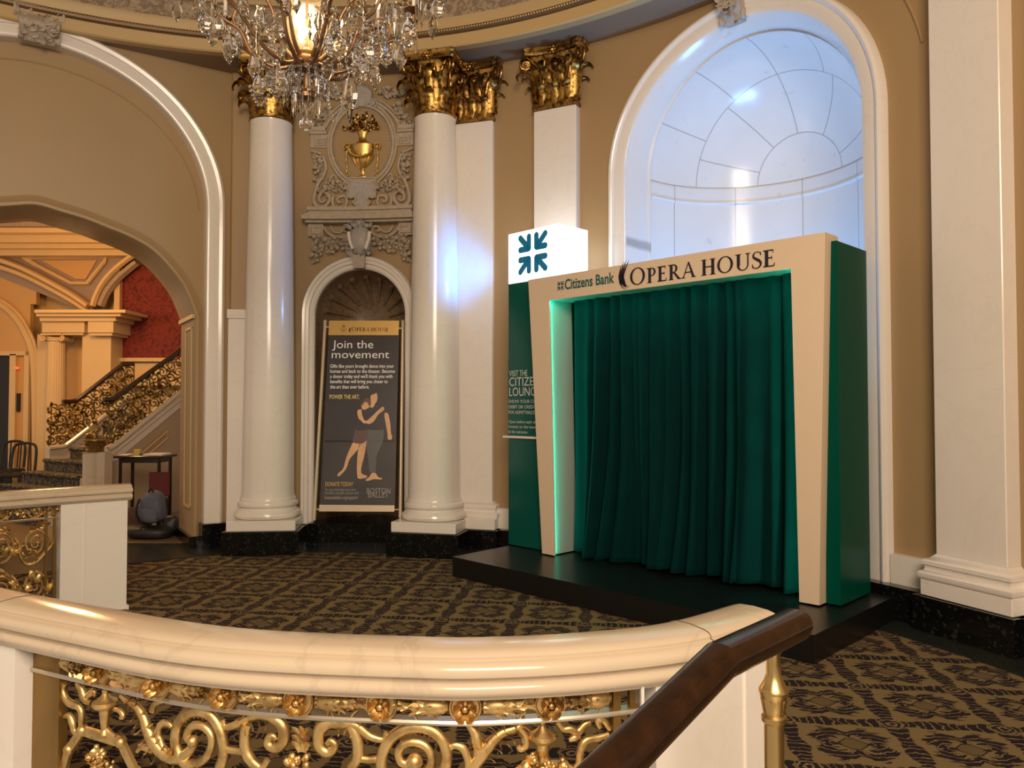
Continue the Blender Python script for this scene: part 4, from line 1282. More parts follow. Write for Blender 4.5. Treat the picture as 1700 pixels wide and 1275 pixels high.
mb.build('printed_words', M['plaque'], poster, smooth=False)['label'] = 'gold printed words'
mb = MB()
pline(mb, 'for more information about dance', 540, 815, 591, .046); pline(mb, 'benefits and gifts please visit', 539.5, 820.5, 596, .046)
mb.build('printed_words', M['print_grey'], poster, smooth=False)['label'] = 'small grey printed words'
mb = MB(); pline(mb, 'BOSTON', 609, 819.5, 648, .088); pline(mb, 'BALLET', 611, 826, 645, .088)
mb.build('printed_words', M['print_grey'], poster, smooth=False)['label'] = 'grey company name'
mb = MB(); pline(mb, 'bostonballet.org/support', 539, 828.5, 594, .052, bold=.0008)
mb.build('printed_words', M['print_grey'], poster, smooth=False)['label'] = 'small grey printed words'
mb = MB()
a, b = PS(583.5, 550, .022), PS(645.5, 550.5, .022)
put_serif(mb, 'OPERA HOUSE', .046, a, b - a, ptu, ptn, (b - a).length, lift=.0)
mb.build('lettering', M['ink'], plq, smooth=False)['label'] = 'dark serif words'
mb = MB(); plume_logo(mb, PS(579, 551.5, .022), ptx, ptu, ptn, .06, lift=0)
mb.build('plume_emblem', M['ink'], plq, smooth=False)
mb = MB(); star_logo(mb, PS(570.5, 541.5, .022), ptx, ptu, ptn, .015, lift=0)
mb.build('arrow_emblem', M['ink'], plq, smooth=False)
for body, y in (('Citizens', 547.5), ('Bank', 551)):
    mb = MB(); a = PS(564.5 if body[0] == 'C' else 567, y, .022); put_text(mb, body, .024, a, ptx, ptu); mb.build('lettering', M['ink'], plq, smooth=False)['label'] = 'tiny dark word'
# ================================================================ BALUSTRADES
Z_CAP = .97
def cap_frames(path):
    fr = []
    for i in range(len(path)):
        p, t, q = path_frame(path, i)
        fr.append(lambda a, b, p=p, q=q: V((p.x + q.x * a, p.y + q.y * a, b)))
    return fr
CAP_PROF = [(.0, .875), (.0, .945), (.012, .965), (.035, .972), (.085, .975), (.135, .972), (.156, .967), (.164, .959), (.163, .952), (.172, .950), (.185, .944), (.193, .930), (.189, .915), (.176, .909), (.169, .904), (.170, .898), (.181, .893), (.187, .882), (.183, .868), (.170, .860), (.166, .852), (.150, .850), (.02, .850)]
class Strip:
    """vertical curved surface under a rail: s along the path, z up, p towards the viewer"""
    def __init__(s, path, off):
        s.pt = []
        for i in range(len(path)):
            p, t, q = path_frame(path, i); s.pt.append((p + q * off, t, q))
        s.L = [0.0]
        for a, b in zip(s.pt, s.pt[1:]): s.L.append(s.L[-1] + (b[0] - a[0]).length)
    def at(s, d):
        if d <= 0: k, f = 0, d / (s.L[1] - s.L[0])
        elif d >= s.L[-1]: k = len(s.L) - 2; f = (d - s.L[k]) / (s.L[k + 1] - s.L[k])
        else:
            k = max(i for i in range(len(s.L) - 1) if s.L[i] <= d); f = (d - s.L[k]) / (s.L[k + 1] - s.L[k])
        a, b = s.pt[k], s.pt[k + 1]
        return a[0].lerp(b[0], f), a[1].lerp(b[1], f).normalized(), a[2].lerp(b[2], f).normalized()
    def __call__(s, d, z, p=0.0):
        o, t, q = s.at(d); return V((o.x + q.x * p, o.y + q.y * p, z))
    def pix(s, px, py):
        r = ray(px, py); best = None
        for k in range(len(s.pt) - 1):
            a, b = s.pt[k][0], s.pt[k + 1][0]
            ca, cb = r.x * a.y - r.y * a.x, r.x * b.y - r.y * b.x
            if (ca <= 0 <= cb) or (cb <= 0 <= ca):
                f = ca / (ca - cb) if ca != cb else 0
                p = a.lerp(b, f); t = p.y / r.y
                return s.L[k] + f * (s.L[k + 1] - s.L[k]), CAM_H + r.z * t
        raise ValueError((px, py))
def post(mb, st, s0, s1, thick, z0, z1, n=8):
    fr = [(lambda a, b, d=s0 + (s1 - s0) * i / n: st(d, b, a)) for i in range(n + 1)]
    mb.sweep(fr, [(-thick / 2, z0), (thick / 2, z0), (thick / 2, z1), (-thick / 2, z1)])

near = thing('curved_balustrade', (-.3, 2.1, 0), 'curved cream marble balustrade with gilt scroll grille, closest to the viewer', 'balustrade')
capb = MB().sweep(cap_frames(cap_path), CAP_PROF)
capo = capb.build('cap_rail', M['marble_warm'], near, sharp=50); capo['label'] = 'rounded cream marble cap rail'
ST = Strip(cap_path, .095)
sL = ST.pix(60, 1150)[0]; sR = ST.pix(1068, 1150)[0]; sE = ST.L[-1] - .03
for nm, a, b in (('end_post', -.0, sL), ('end_post', sR, sE)):
    mb = MB(); post(mb, ST, a, b, .135, 0, .86, 14)
    if nm and a == sR:                              # thin fillets on the face of the right post
        for d in (sR + .035, sE - .04): post(mb, Strip(cap_path, .095 + .07), d - .004, d + .004, .008, .02, .86, 1)
    mb.build('end_post', M['marble'], near)
mb = MB(); post(mb, ST, sL - .01, sR + .01, .16, 0, .10, 30); mb.build('bottom_kerb', M['marble'], near)
# joints of the cap stones
def joint_line(mb, s_at):
    o, t, q = ST.at(s_at); base = o - q * .095
    mb.tube([base + q * a + V((0, 0, b + .0005)) for a, b in CAP_PROF[1:20]], .0018, 5)
g = G('dark_joint', .8, 0, (.13, .09, .06))  # plain dark colour of the stone joints
for q in ((1150, 1120), (22, 1040)):
    mb = MB(); joint_line(mb, ST.pix(*q)[0]); mb.build('stone_joint', g.m, capo)
# ironwork helpers: pixel traces laid on the grille surface
def tr(pts, org, scl, st=ST, n=5, p=0.0, relief=None):
    sz = [st.pix(org[0] + x / scl, org[1] + y / scl) for x, y in pts]
    sm = smooth_path([V((a, b, 0)) for a, b in sz], n)
    return [st(q.x, q.y, p if relief is None else relief(i / (len(sm) - 1))) for i, q in enumerate(sm)]
R1, R2, R3 = ((60, 1060), 5.3125), ((360, 1060), 4.722), ((700, 1060), 4.25)
def taper(n, a, b, c): return [a + (b - a) * (i / (n - 1)) * 2 if i < (n - 1) / 2 else b + (c - b) * ((i / (n - 1)) * 2 - 1) for i in range(n)]
def acanthus_along(mb, path, st_q, step, size, side):
    """little curling leaves set along a stem"""
    d = 0; last = path[0]
    for i in range(1, len(path) - 1):
        d += (path[i] - last).length; last = path[i]
        if d > step:
            d = 0; t = (path[i + 1] - path[i - 1]).normalized(); nrm = st_q(path[i]); sd = t.cross(nrm) * side
            mb.leaf(path[i] + nrm * .004, (t * .8 + sd * .6).normalized(), (nrm * .5 + sd).normalized(), size * .55, size, .55, 6, 3, .25)
def qdir(p):
    best = min(ST.pt, key=lambda e: (e[0].x - p.x) ** 2 + (e[0].y - p.y) ** 2); return best[2]

# frame of the grille
zr = ST.pix(700, 1199)[1]
for px in (101, 1021):
    mb = MB(); d = ST.pix(px, 1200)[0]; post(mb, ST, d - .011, d + .011, .03, .10, .86, 1); mb.build('stile', M['brass_dark'], near)
for px, py in ((1048, 1160),):
    mb = MB(); d = ST.pix(px, py)[0]; post(mb, ST, d - .008, d + .008, .016, .10, .86, 1); mb.build('stile', M['brass_dark'], near)
mb = MB(); post(mb, ST, sL - .004, ST.pix(95, 1200)[0], .022, .10, .86, 2); mb.build('side_plate', M['brass_dark'], near)
mb = MB(); n = 60
fr = [(lambda a, b, d=sL + (sR - sL) * i / n: ST(d, b, a)) for i in range(n + 1)]
mb.sweep(fr, [(-.016, zr), (.020, zr), (.022, zr + .006), (.018, zr + .012), (-.016, zr + .012)])
mb.build('rail', M['steel'], near)['label'] = 'flat pale metal rail'
mb = MB(); mb.sweep(fr, [(-.014, .13), (.018, .13), (.018, .145), (-.014, .145)]); mb.build('rail', M['brass_dark'], near)
# frieze: rosettes and husks
ros = [(173, 1114), (270, 1133), (379, 1147), (500, 1162), (636, 1168.5), (773, 1170), (911, 1160)]
rs = [ST.pix(*q)[0] for q in ros]
zf = sum(ST.pix(*q)[1] for q in ros) / len(ros)
mean = (rs[-1] - rs[0]) / (len(rs) - 1)
for k, d in enumerate(rs):
    o, t, q = ST.at(d); c = ST(d, zf, .012); R_ = .044
    Mx = Matrix((t, V((0, 0, 1)), q)).transposed()
    mb = MB()
    mb.lathe([(R_, -.008), (R_, .004), (R_ * .95, .009), (R_ * .86, .009), (R_ * .80, .005), (R_ * .5, .008), (0.0, .012)], 28, Mx, c)
    for m in range(6):
        a = m * pi / 3
        e = t * cos(a) + V((0, 0, sin(a)))
        mb.leaf(c + q * .007 + e * .004, (e + q * .30).normalized(), q, R_ * .75, R_ * .95, .55, 6, 3, .2)
        a += pi / 6; e = t * cos(a) + V((0, 0, sin(a)))
        mb.leaf(c + q * .004, (e + q * .8).normalized(), q, R_ * .5, R_ * .55, .6, 5, 2, .2)
    mb.ball(c + q * .020, R_ * .22, 8)
    mb.build('rosette', M['brass'], near, sharp=60)
def husk(mb, d0, d1, big_first):
    L = d1 - d0; n = 18
    pts = [ST(d0 + L * i / n, zf, .008) for i in range(n + 1)]
    def rr(u):
        u = u if big_first else 1 - u
        return .008 + .021 * max(0, sin(pi * min(1, (u + .05) / .85))) ** .8 * (1 - .45 * u)
    mb.tube(pts, [rr(i / n) for i in range(n + 1)], 14, up=lambda i: V((0, 0, 1)))
    for u in (.12, .3, .48, .66, .84):
        for k in range(6):
            i = int(u * n); p = pts[i]; o, t, q = ST.at(d0 + L * u); sg = 1 if big_first else -1
            a = k * pi / 3 + u * 9
            e = q * cos(a) + V((0, 0, sin(a)))
            mb.leaf(p + e * rr(u) * .8 - t * sg * .012, (t * sg * 1.0 + e * .16).normalized(), e, .030, .040, .12, 6, 3, .6)
    for u, sg in ((.25, 1), (.85, -1)):
        d = d0 + L * u
        pl = [(0, -.018), (.012, -.028), (.016, -.040), (.008, -.047), (.003, -.042)]
        mb.tube(smooth_path([ST(d + a * sg, zf + b, .012) for a, b in pl], 4), .0032, 6)
edges = [ST.pix(108, 1100)[0]] + rs + [ST.pix(1014, 1150)[0]]
for k in range(len(edges) - 1):
    a, b = edges[k], edges[k + 1]
    mb = MB(); husk(mb, a + (.044 if k else .006), b - (.044 if k < len(rs) else .006), k % 2 == 0)
    mb.build('husk', M['brass'], near, sharp=60)
# big scrolls, traced
def scroll(name, traces, leaves=()):
    mb = MB()
    for (pts, reg, r) in traces:
        pth = tr(pts, *reg)
        r = tuple(1.3 * q for q in r) if isinstance(r, tuple) else 1.3 * r
        rr = taper(len(pth), *r) if isinstance(r, tuple) else r
        mb.tube(pth, rr, 9, up=lambda i, pth=pth: qdir(pth[i]), flat=.8)
    for (pts, reg, size, side) in leaves:
        acanthus_along(mb, tr(pts, *reg), qdir, size * .55, size, side)
    mb.build(name, M['brass'], near, sharp=60)
def ball_at(mb, x, y, reg, r, p=.012): 
    sx, z = ST.pix(reg[0][0] + x / reg[1], reg[0][1] + y / reg[1]); mb.ball(ST(sx, z, p), r, 12)
stemA = [(745, 505), (810, 555), (870, 590), (940, 680), (980, 790), (1020, 880), (1080, 970), (1140, 1030), (1230, 1060), (1310, 1030), (1370, 970), (1410, 890)]
spA = [(1410, 1140), (1300, 1090), (1240, 970), (1230, 880), (1250, 760), (1330, 670), (1440, 640), (1550, 690), (1620, 800), (1650, 920), (1650, 1050), (1620, 1142)]
spA2 = [(1410, 890), (1350, 890), (1330, 850), (1380, 775), (1470, 775), (1540, 850), (1545, 950), (1500, 1050), (1420, 1105), (1365, 1105)]
scroll('scroll', [(stemA, R1, (.006, .016, .009)), (spA, R1, .012), (spA2, R1, .009),
                  ([(1090, 900), (1075, 850), (1085, 780), (1125, 745), (1170, 755), (1200, 785)], R1, (.009, .008, .005)),
                  ([(1085, 880), (1115, 960), (1160, 1000), (1220, 1010)], R1, (.009, .009, .005)),
                  ([(1020, 640), (1040, 590), (1080, 565), (1150, 550)], R1, (.009, .007, .003)),
                  ([(890, 1000), (930, 960), (990, 970), (1040, 990)], R1, (.004, .008, .008))],
       [(stemA[:9], R1, .045, 1), (stemA[:9], R1, .045, -1), (spA[3:8], R1, .02, 1)])
mb = MB(); ball_at(mb, 1410, 890, R1, .016); mb.build('boss', M['brass'], near)
scB = [(50, 640), (60, 690), (110, 692), (200, 650), (280, 610), (370, 600), (460, 630), (520, 700), (530, 780), (490, 845), (440, 855), (400, 825), (405, 785), (440, 765), (465, 795)]
bodyB = [(240, 670), (220, 760), (230, 880), (280, 970), (350, 1010), (400, 950)]
scroll('scroll', [(scB, R2, (.005, .014, .006)), (bodyB, R2, (.011, .013, .006)), ([(70, 870), (150, 880), (230, 890)], R2, .008)],
       [(scB[2:6], R2, .04, 1), (scB[2:7], R2, .035, -1)])
scC = [(1325, 730), (1310, 785), (1270, 790), (1200, 765), (1130, 710), (1060, 670), (960, 660), (870, 660), (810, 710), (795, 790), (815, 860), (865, 895), (910, 875), (925, 830), (890, 805), (865, 830)]
bodyC = [(1050, 680), (1095, 780), (1110, 880), (1090, 960), (1050, 1015)]
scroll('scroll', [(scC, R2, (.005, .014, .006)), (bodyC, R2, (.011, .013, .010)), ([(1110, 940), (1190, 950), (1280, 940)], R2, .008)],
       [(scC[3:8], R2, .04, 1), (scC[3:7], R2, .035, -1)])
mb = MB()
for y, w_ in ((730, .03), (790, .034), (840, .03)):
    sx, z = ST.pix(360 + 670 / 4.722, 1060 + y / 4.722); o, t, q = ST.at(sx)
    for sd in (-1, 0, 1): mb.leaf(ST(sx, z - .015, .004) + t * sd * .004, (V((0, 0, 1)) + t * sd * .6).normalized(), q, w_ * .6, .04, .25, 6, 3, .3)
rnd = random.Random(4)
for k in range(22):
    sx, z = ST.pix(360 + (650 + rnd.uniform(-85, 85)) / 4.722, 1060 + (960 + rnd.uniform(-50, 60)) / 4.722); mb.ball(ST(sx, z, rnd.uniform(0, .016)), rnd.uniform(.006, .011), 8)
mb.build('leaf_finial', M['brass'], near, sharp=60)
# right half mirrors the left
spD = [(1400, 1130), (1320, 1080), (1290, 1010), (1300, 900), (1370, 780), (1480, 710), (1590, 692), (1690, 725), (1770, 800), (1800, 900), (1790, 1010), (1740, 1080)]
spD2 = [(1560, 950), (1490, 985), (1440, 960), (1425, 890), (1470, 830), (1560, 815), (1640, 850), (1680, 930), (1660, 1015), (1600, 1070)]
spDr = spD
scroll('scroll', [(spD, R2, .012), (spD2, R2, .009)], [(spD[3:8], R2, .02, 1)])
mb = MB(); ball_at(mb, 1560, 950, R2, .022); mb.build('boss', M['brass'], near)
stemE = [(200, 1060), (300, 1000), (360, 914), (420, 830), (480, 750), (560, 675), (650, 640), (710, 610)]
scroll('scroll', [(stemE, R3, (.010, .014, .006)),
                  ([(190, 790), (230, 755), (290, 775), (325, 850), (330, 940)], R3, (.005, .009, .008)),
                  ([(320, 600), (375, 670), (400, 760), (390, 850)], R3, (.005, .013, .008)),
                  ([(690, 640), (735, 700), (735, 760), (700, 785), (680, 760)], R3, (.007, .007, .005))],
       [(stemE[2:], R3, .042, 1), (stemE[2:], R3, .042, -1)])
def vase(cx, cy, reg):
    sx, z = ST.pix(reg[0][0] + cx / reg[1], reg[0][1] + cy / reg[1]); o, t, q = ST.at(sx)
    mb = MB(); c = ST(sx, z, .004)
    mb.lathe([(.004, .045), (.010, .04), (.008, .03), (.016, .02), (.034, .008), (.036, -.002), (.030, -.010), (.018, -.016), (.016, -.03), (.012, -.055), (.008, -.075), (.012, -.08), (.014, -.09), (.006, -.098), (.0, -.1)], 20, None, c)
    for k in range(8):
        a = k * pi / 4; e = t * cos(a) + q * sin(a); mb.leaf(c + V((0, 0, -.012)) + e * .016, (e + V((0, 0, .4))).normalized(), V((0, 0, 1)), .016, .024, .3, 5, 2, .3)
    mb.build('vase', M['brass'], near)
vase(620, 570, R1); vase(850, 690, R3)
def plaque(px_poly, reg, fl, xr):
    mb = MB(); pts = tr(px_poly, *reg, n=1)
    for a, b in zip(pts, pts[1:]):
        q = qdir(a); mb.tube([a, b], .019, 4, up=q, flat=.45)
    for a in pts: mb.ball(a, .018, 8, (1, 1, 1))
    rnd = random.Random(xr); cx, cy = fl
    for k in range(46):
        sx, z = ST.pix(reg[0][0] + (cx + rnd.gauss(0, 60)) / reg[1], reg[0][1] + (cy + rnd.gauss(0, 50)) / reg[1]); o, t, q = ST.at(sx)
        c = ST(sx, z, rnd.uniform(0, .02))
        a = rnd.uniform(0, 2 * pi); e = t * cos(a) + V((0, 0, sin(a)))
        if k % 2: mb.leaf(c, e, q, .02, .03, .5, 5, 2, .2)
        else: mb.ball(c, rnd.uniform(.005, .010), 8)
    mb.build('flower_plaque', M['brass'], near, sharp=60)
plaque([(235, 1180), (290, 980), (410, 810), (750, 915), (880, 1180)], R1, (590, 1060), 1)
for q in [([(255, 395), (235, 440), (245, 500), (290, 565), (370, 600), (400, 660), (395, 770)], R1, (.006, .010, .007)),
                   ([(360, 395), (400, 450), (430, 540), (480, 570)], R1, (.006, .011, .005)),
                   ([(430, 530), (470, 490), (510, 470), (520, 510)], R1, (.005, .009, .004)),
                   ([(245, 690), (290, 680), (320, 740), (340, 820), (390, 850)], R1, (.005, .010, .006)),
                   ([(600, 750), (610, 800), (650, 840), (700, 865)], R1, (.009, .010, .005)),
                   ([(690, 620), (740, 640), (770, 690), (740, 700)], R1, (.005, .007, .004))]: scroll('tendril', [q])
for q in [([(960, 590), (1000, 640), (1050, 640), (1100, 660), (1150, 610), (1190, 590)], R3, (.005, .010, .006)),
                   ([(1330, 640), (1280, 570), (1240, 580), (1260, 630)], R3, (.006, .009, .005)),
                   ([(1320, 680), (1250, 700), (1160, 720), (1120, 790), (1110, 880), (1080, 930)], R3, (.006, .009, .007)),
                   ([(1330, 790), (1260, 795), (1225, 850), (1215, 914)], R3, (.007, .009, .007)),
                   ([(1040, 720), (1080, 700), (1120, 690)], R3, (.004, .008, .004))]: scroll('tendril', [q])
plaque([(640, 980), (740, 905), (1000, 900), (1110, 980)], R3, (860, 900), 5)

# ---- far balustrade
far_pts = [V((-5.2, 4.6, 0)), V((-4.5, 5.0, 0)), V((-3.9, 5.50, 0)), V((-3.62, 5.78, 0)), V((-3.40, 5.98, 0)), V((-3.10, 6.22, 0))]
far_path = smooth_path(far_pts, 8)
far = thing('curved_balustrade', (-3.5, 5.8, 0), 'far curved marble balustrade with gilt grille, in front of the staircase hall', 'balustrade')
MB().sweep(cap_frames(far_path), CAP_PROF).build('cap_rail', M['marble_warm'], far, sharp=50)
SF = Strip(far_path, .095)
f0 = SF.pix(97, 900)[0]; fE = SF.L[-1] - .03
mb = MB(); post(mb, SF, f0, fE, .13, 0, .86, 6); post(mb, Strip(far_path, .16), f0 + .17, f0 + .178, .01, 0, .86, 1)
post(mb, SF, fE - .005, fE + .015, .16, 0, .03, 1)
mb.build('end_post', M['marble'], far)
for px in (76, 90):
    mb = MB(); d = SF.pix(px, 900)[0]; post(mb, SF, d - .008, d + .008, .03, 0.05, .86, 1); mb.build('stile', M['brass_dark'], far)
n = 30; frf = [(lambda a, b, d=f0 * i / n: SF(d, b, a)) for i in range(n + 1)]
mb = MB(); mb.sweep(frf, [(-.014, .745), (.018, .745), (.018, .757), (-.014, .757)]); mb.build('rail', M['steel'], far)
mb = MB(); mb.sweep(frf, [(-.03, .0), (.03, .0), (.03, .08), (-.03, .08)]); mb.build('bottom_kerb', M['marble'], far)
mb = MB()
rnd = random.Random(11)
def wave_scrolls(mb, surf, d0, d1, z0f, z1f, pitch, r, rnd, lv=.05):
    """rinceau: S scrolls, spirals and leaves filling a band of a surface"""
    d = d0; k = 0
    while d < d1 - pitch * .5:
        za, zb_ = z0f(d + pitch / 2), z1f(d + pitch / 2); h = zb_ - za; zc = (za + zb_) / 2
        sg = 1 if k % 2 == 0 else -1
        c = (d + pitch / 2, zc)
        R_ = min(pitch, h) * .40
        pts = []
        for i in range(34):
            t = i / 33; a = sg * (-pi / 2 + 2.3 * 2 * pi * t) ; q = R_ * (1 - .85 * t)
            pts.append(surf(c[0] + q * cos(a), c[1] + sg * q * sin(a) * (h / min(pitch, h)) * .95, 0))
        mb.tube(pts, [r * (1 - .4 * i / 33) for i in range(34)], 6)
        sw = [(d - pitch * .1, zc - sg * h * .05), (d + pitch * .15, zc + sg * h * .42), (d + pitch * .5, zc + sg * h * .46), (d + pitch * .95, zc + sg * h * .1), (d + pitch * 1.05, zc - sg * h * .1)]
        mb.tube(smooth_path([surf(a, b, .004) for a, b in sw], 5), r, 6)
        for m in range(7):
            a = rnd.uniform(0, 2 * pi); q = R_ * rnd.uniform(.7, 1.25)
            p = surf(c[0] + q * cos(a), min(zb_, max(za, c[1] + q * sin(a) * h / min(pitch, h))), .006)
            sd, o_ = surf.side(c[0]) if hasattr(surf, 'side') else surf.at(c[0])[1], surf.out(c[0]) if hasattr(surf, 'out') else surf.at(c[0])[2]
            b = rnd.uniform(0, 2 * pi)
            mb.leaf(p, sd * cos(b) + V((0, 0, sin(b))), o_, lv * .6, lv * rnd.uniform(.8, 1.3), .5, 5, 3, .25)
        d += pitch; k += 1
for z0_, z1_ in ((.10, .42), (.42, .73)):
    wave_scrolls(mb, SF, -.05, f0 + .04, lambda d: z0_, lambda d: z1_, .22, .011, rnd, .085)
wave_scrolls(mb, SF, -.1, f0 - .02, lambda d: .765, lambda d: .85, .11, .007, rnd, .035)
mb.build('grille', M['brass'], far, sharp=60)

# ---- dark wooden handrail on its brass post
hr = thing('handrail', at_y(1285, 1275, 1.66), 'dark polished wood handrail bending down the stair, on a brass post', 'handrail')
hr.location.z = 0
h0, h1 = at_y(1322, 1040, 1.70), at_y(1197, 1094, 1.46)
h0.z = h1.z = (h0.z + h1.z) / 2
hd = V((h1.x - h0.x, h1.y - h0.y, 0)).normalized()
h2 = at_y(985, 1310, 1.17)
h3 = h1 + (h2 - h1) * 1.9
prof = []
for i in range(28):
    th_ = 2 * pi * i / 28; c_, s_ = cos(th_), sin(th_)
    prof.append((.0375 * math.copysign(abs(c_) ** .75, c_) * (.80 if s_ < -.5 else 1 if s_ > -.2 else .9), .034 * math.copysign(abs(s_) ** .8, s_)))
def hr_frame(p, t):
    t = t.normalized(); sd = t.cross(UZ).normalized(); up = sd.cross(t)
    return lambda a, b: p + sd * a + up * b
d2 = (h2 - h1).normalized()
miter = lambda a, b: h1 + ((h1 - h0).normalized().cross(UZ).normalized()) * a + UZ * b * 1.0
# mitred elbow: cut both lengths on the bisecting plane
tm = ((h1 - h0).normalized() + d2).normalized()
def cut(p, t):
    f = hr_frame(p, t)
    def g_(a, b):
        q = f(a, b); return q - t * ((q - h1).dot(tm) / t.dot(tm))
    return g_
mb = MB(); t1 = (h1 - h0).normalized()
fs_ = [hr_frame(h0, t1), cut(h0, t1)]
mb.sweep(fs_, prof)
mb.lathe([(.0, -.0), (.020, -.004), (.034, -.016), (.036, -.02)][::-1], 16, Matrix((t1.cross(UZ), UZ, -t1)).transposed(), h0 - t1 * -.018, sq=(1, .85))
mb.sweep([cut(h1 + d2 * .1, d2), hr_frame(h1 + d2 * .25, d2), hr_frame(h3, d2)], prof)
mb.build('rail', M['wood'], hr, sharp=65)
pp = at_y(1284, 1100, 1.655); pp = V((pp.x, pp.y, 0))
zt_ = h1.z - .03
MB().lathe([(.019, .0), (.030, .0), (.030, .03), (.022, .045), (.0205, .06), (.0205, zt_ - .165), (.026, zt_ - .16), (.026, zt_ - .15), (.021, zt_ - .145), (.024, zt_ - .135), (.027, zt_ - .115), (.028, zt_ - .105), (.031, zt_ - .10), (.031, zt_ - .094), (.027, zt_ - .088), (.020, zt_ - .075), (.0155, zt_ - .062), (.0145, zt_ - .02), (.018, zt_ - .012), (.018, zt_ - .004), (.012, zt_)], 32, None, pp).build('post', M['brass_smooth'], hr)['label'] = 'turned brass post'
mb = MB()
for k in range(12):
    a = 2 * pi * k / 12; e = V((cos(a), sin(a), 0)); mb.leaf(pp + e * .0225 + V((0, 0, zt_ - .140)), UZ + e * .16, e, .012, .030, .1, 6, 2, .8)
mb.build('leaf_collar', M['brass_smooth'], hr)
mb = MB(); sdv = t1
mb.obox(pp + V((0, 0, zt_ - .002)) - t1 * .035 - t1.cross(UZ) * .016, t1 * .07, t1.cross(UZ) * .032, UZ * .006); mb.build('saddle', M['brass_smooth'], hr)
# top steps of the stair in front of the balustrade
mb = MB()
for k in range(5):
    z1 = -.17 * (k + 1)
    p = V((1.15 - .32 * k, 1.2 - .0 * k, 0))
    mb.box((p.x, .75, z1 - .08), (.36, 1.7, .16))
struct(mb, 'floor_stair', M['marble'])
# ================================================================ CARVED ORNAMENT OVER THE POSTER NICHE
orn = thing('carved_cartouche', wp(PN_C, 3.4, -.05), 'carved plaster relief with a gilded urn above the poster niche', 'relief')
OC = at_cyl(601, 300, RW - .03); OPH = math.degrees(atan2(OC.x - RC.x, OC.y - RC.y))
SO = Cyl(OPH)
def osz(px, py):
    p = at_cyl(px, py, RW - .03); return rad(math.degrees(atan2(p.x - RC.x, p.y - RC.y)) - OPH) * (RW - .03), p.z
O4, O5 = ((490, 130), 7.08), ((490, 280), 7.08)
def otr(pts, reg, n=4, p=.02, mir=False):
    sz = [osz(reg[0][0] + x / reg[1], reg[0][1] + y / reg[1]) for x, y in pts]
    sm = smooth_path([V((a, b, 0)) for a, b in sz], n) if n > 1 else [V((a, b, 0)) for a, b in sz]
    return [SO(-q.x if mir else q.x, q.y, p) for q in sm]
MIRS = (False, True)
def otube(mb, pts, reg, r, n=4, p=.02, flat=.8):
    for mir in MIRS:
        pth = otr(pts, reg, n, p, mir); rr = taper(len(pth), *r) if isinstance(r, tuple) else r
        mb.tube(pth, rr, 8, up=SO.out(0), flat=flat)
def ocluster(mb, x0, y0, x1, y1, reg, num, size, seed, p=.03):
    rnd = random.Random(seed)
    for k in range(num):
        u = rnd.random(); x = x0 + (x1 - x0) * u + rnd.gauss(0, 26); y = y0 + (y1 - y0) * u + rnd.gauss(0, 26)
        a, z = osz(reg[0][0] + x / reg[1], reg[0][1] + y / reg[1]); b = rnd.uniform(0, 2 * pi); pp_ = rnd.uniform(.01, p + .025)
        for mir in [-1 if q else 1 for q in MIRS]:
            e = SO.side(0) * (cos(b) * mir) + UZ * sin(b)
            c = SO(a * mir, z, pp_)
            if k % 3 == 0: mb.ball(c, size * .32, 7)
            else: mb.leaf(c - e * size * .4, e, SO.out(0), size * .62, size, .45, 6, 3, .2)
# backing wall piece
# oval frame
oc_s, oc_z = osz(601, 239)
orx = (osz(653, 239)[0] - osz(549, 239)[0]) / 2; orz = (osz(601, 175)[1] - osz(601, 303)[1]) / 2
def oval(k, p): return [SO(oc_s + orx * k * cos(2 * pi * i / 64), oc_z + orz * k * sin(2 * pi * i / 64), p) for i in range(64)]
mb = MB()
mb.tube(oval(1.0, .02), .022, 8, up=SO.out(0), closed=True); mb.tube(oval(1.09, .015), .018, 8, up=SO.out(0), closed=True)
for p in oval(.90, .012): mb.ball(p, .011, 6)
mb.build('oval_frame', M['plaster'], orn, sharp=60)
MB().add(oval(.97, .006) , [tuple(range(64))]).build('oval_field', M['paint'], orn)
# side shelves and greek keys
def slab(x0, y0, x1, y1, reg, p0, p1, both=True):
    a, zt = osz(reg[0][0] + x0 / reg[1], reg[0][1] + y0 / reg[1]); b, zb_ = osz(reg[0][0] + x1 / reg[1], reg[0][1] + y1 / reg[1])
    for mir in ([-1 if q else 1 for q in MIRS] if both else (1,)):
        s0, s1 = sorted((a * mir, b * mir))
        fr = [(lambda q, z, d=s0 + (s1 - s0) * i / 4: SO(d, z, q)) for i in range(5)]
        mb.sweep(fr, [(p0, zb_), (p1, zb_), (p1, zt), (p0, zt)])
for MIRS in ((False,), (True,)):
    mb = MB()
    slab(1215, 555, 1410, 590, O4, -.01, .06); slab(1205, 595, 1400, 625, O4, -.01, .045); slab(1195, 630, 1390, 780, O4, -.01, .02)
    otube(mb, [(1345, 660), (1345, 760), (1225, 760), (1225, 690), (1310, 690), (1310, 725), (1250, 725)], O4, .011, 1, .026)
    otube(mb, [(930, 265), (1010, 310), (1100, 380), (1180, 470), (1225, 555)], O4, .018, 4, .02)
    otube(mb, [(960, 240), (1060, 300), (1160, 390), (1230, 500), (1250, 550)], O4, .012, 4, .02)
    sp = [(870, 330), (840, 300), (850, 260), (890, 250), (920, 280), (900, 310), (880, 290)]
    otube(mb, sp, O4, .013, 4, .03)
    mb.build('key_block', M['plaster'], orn, sharp=50)
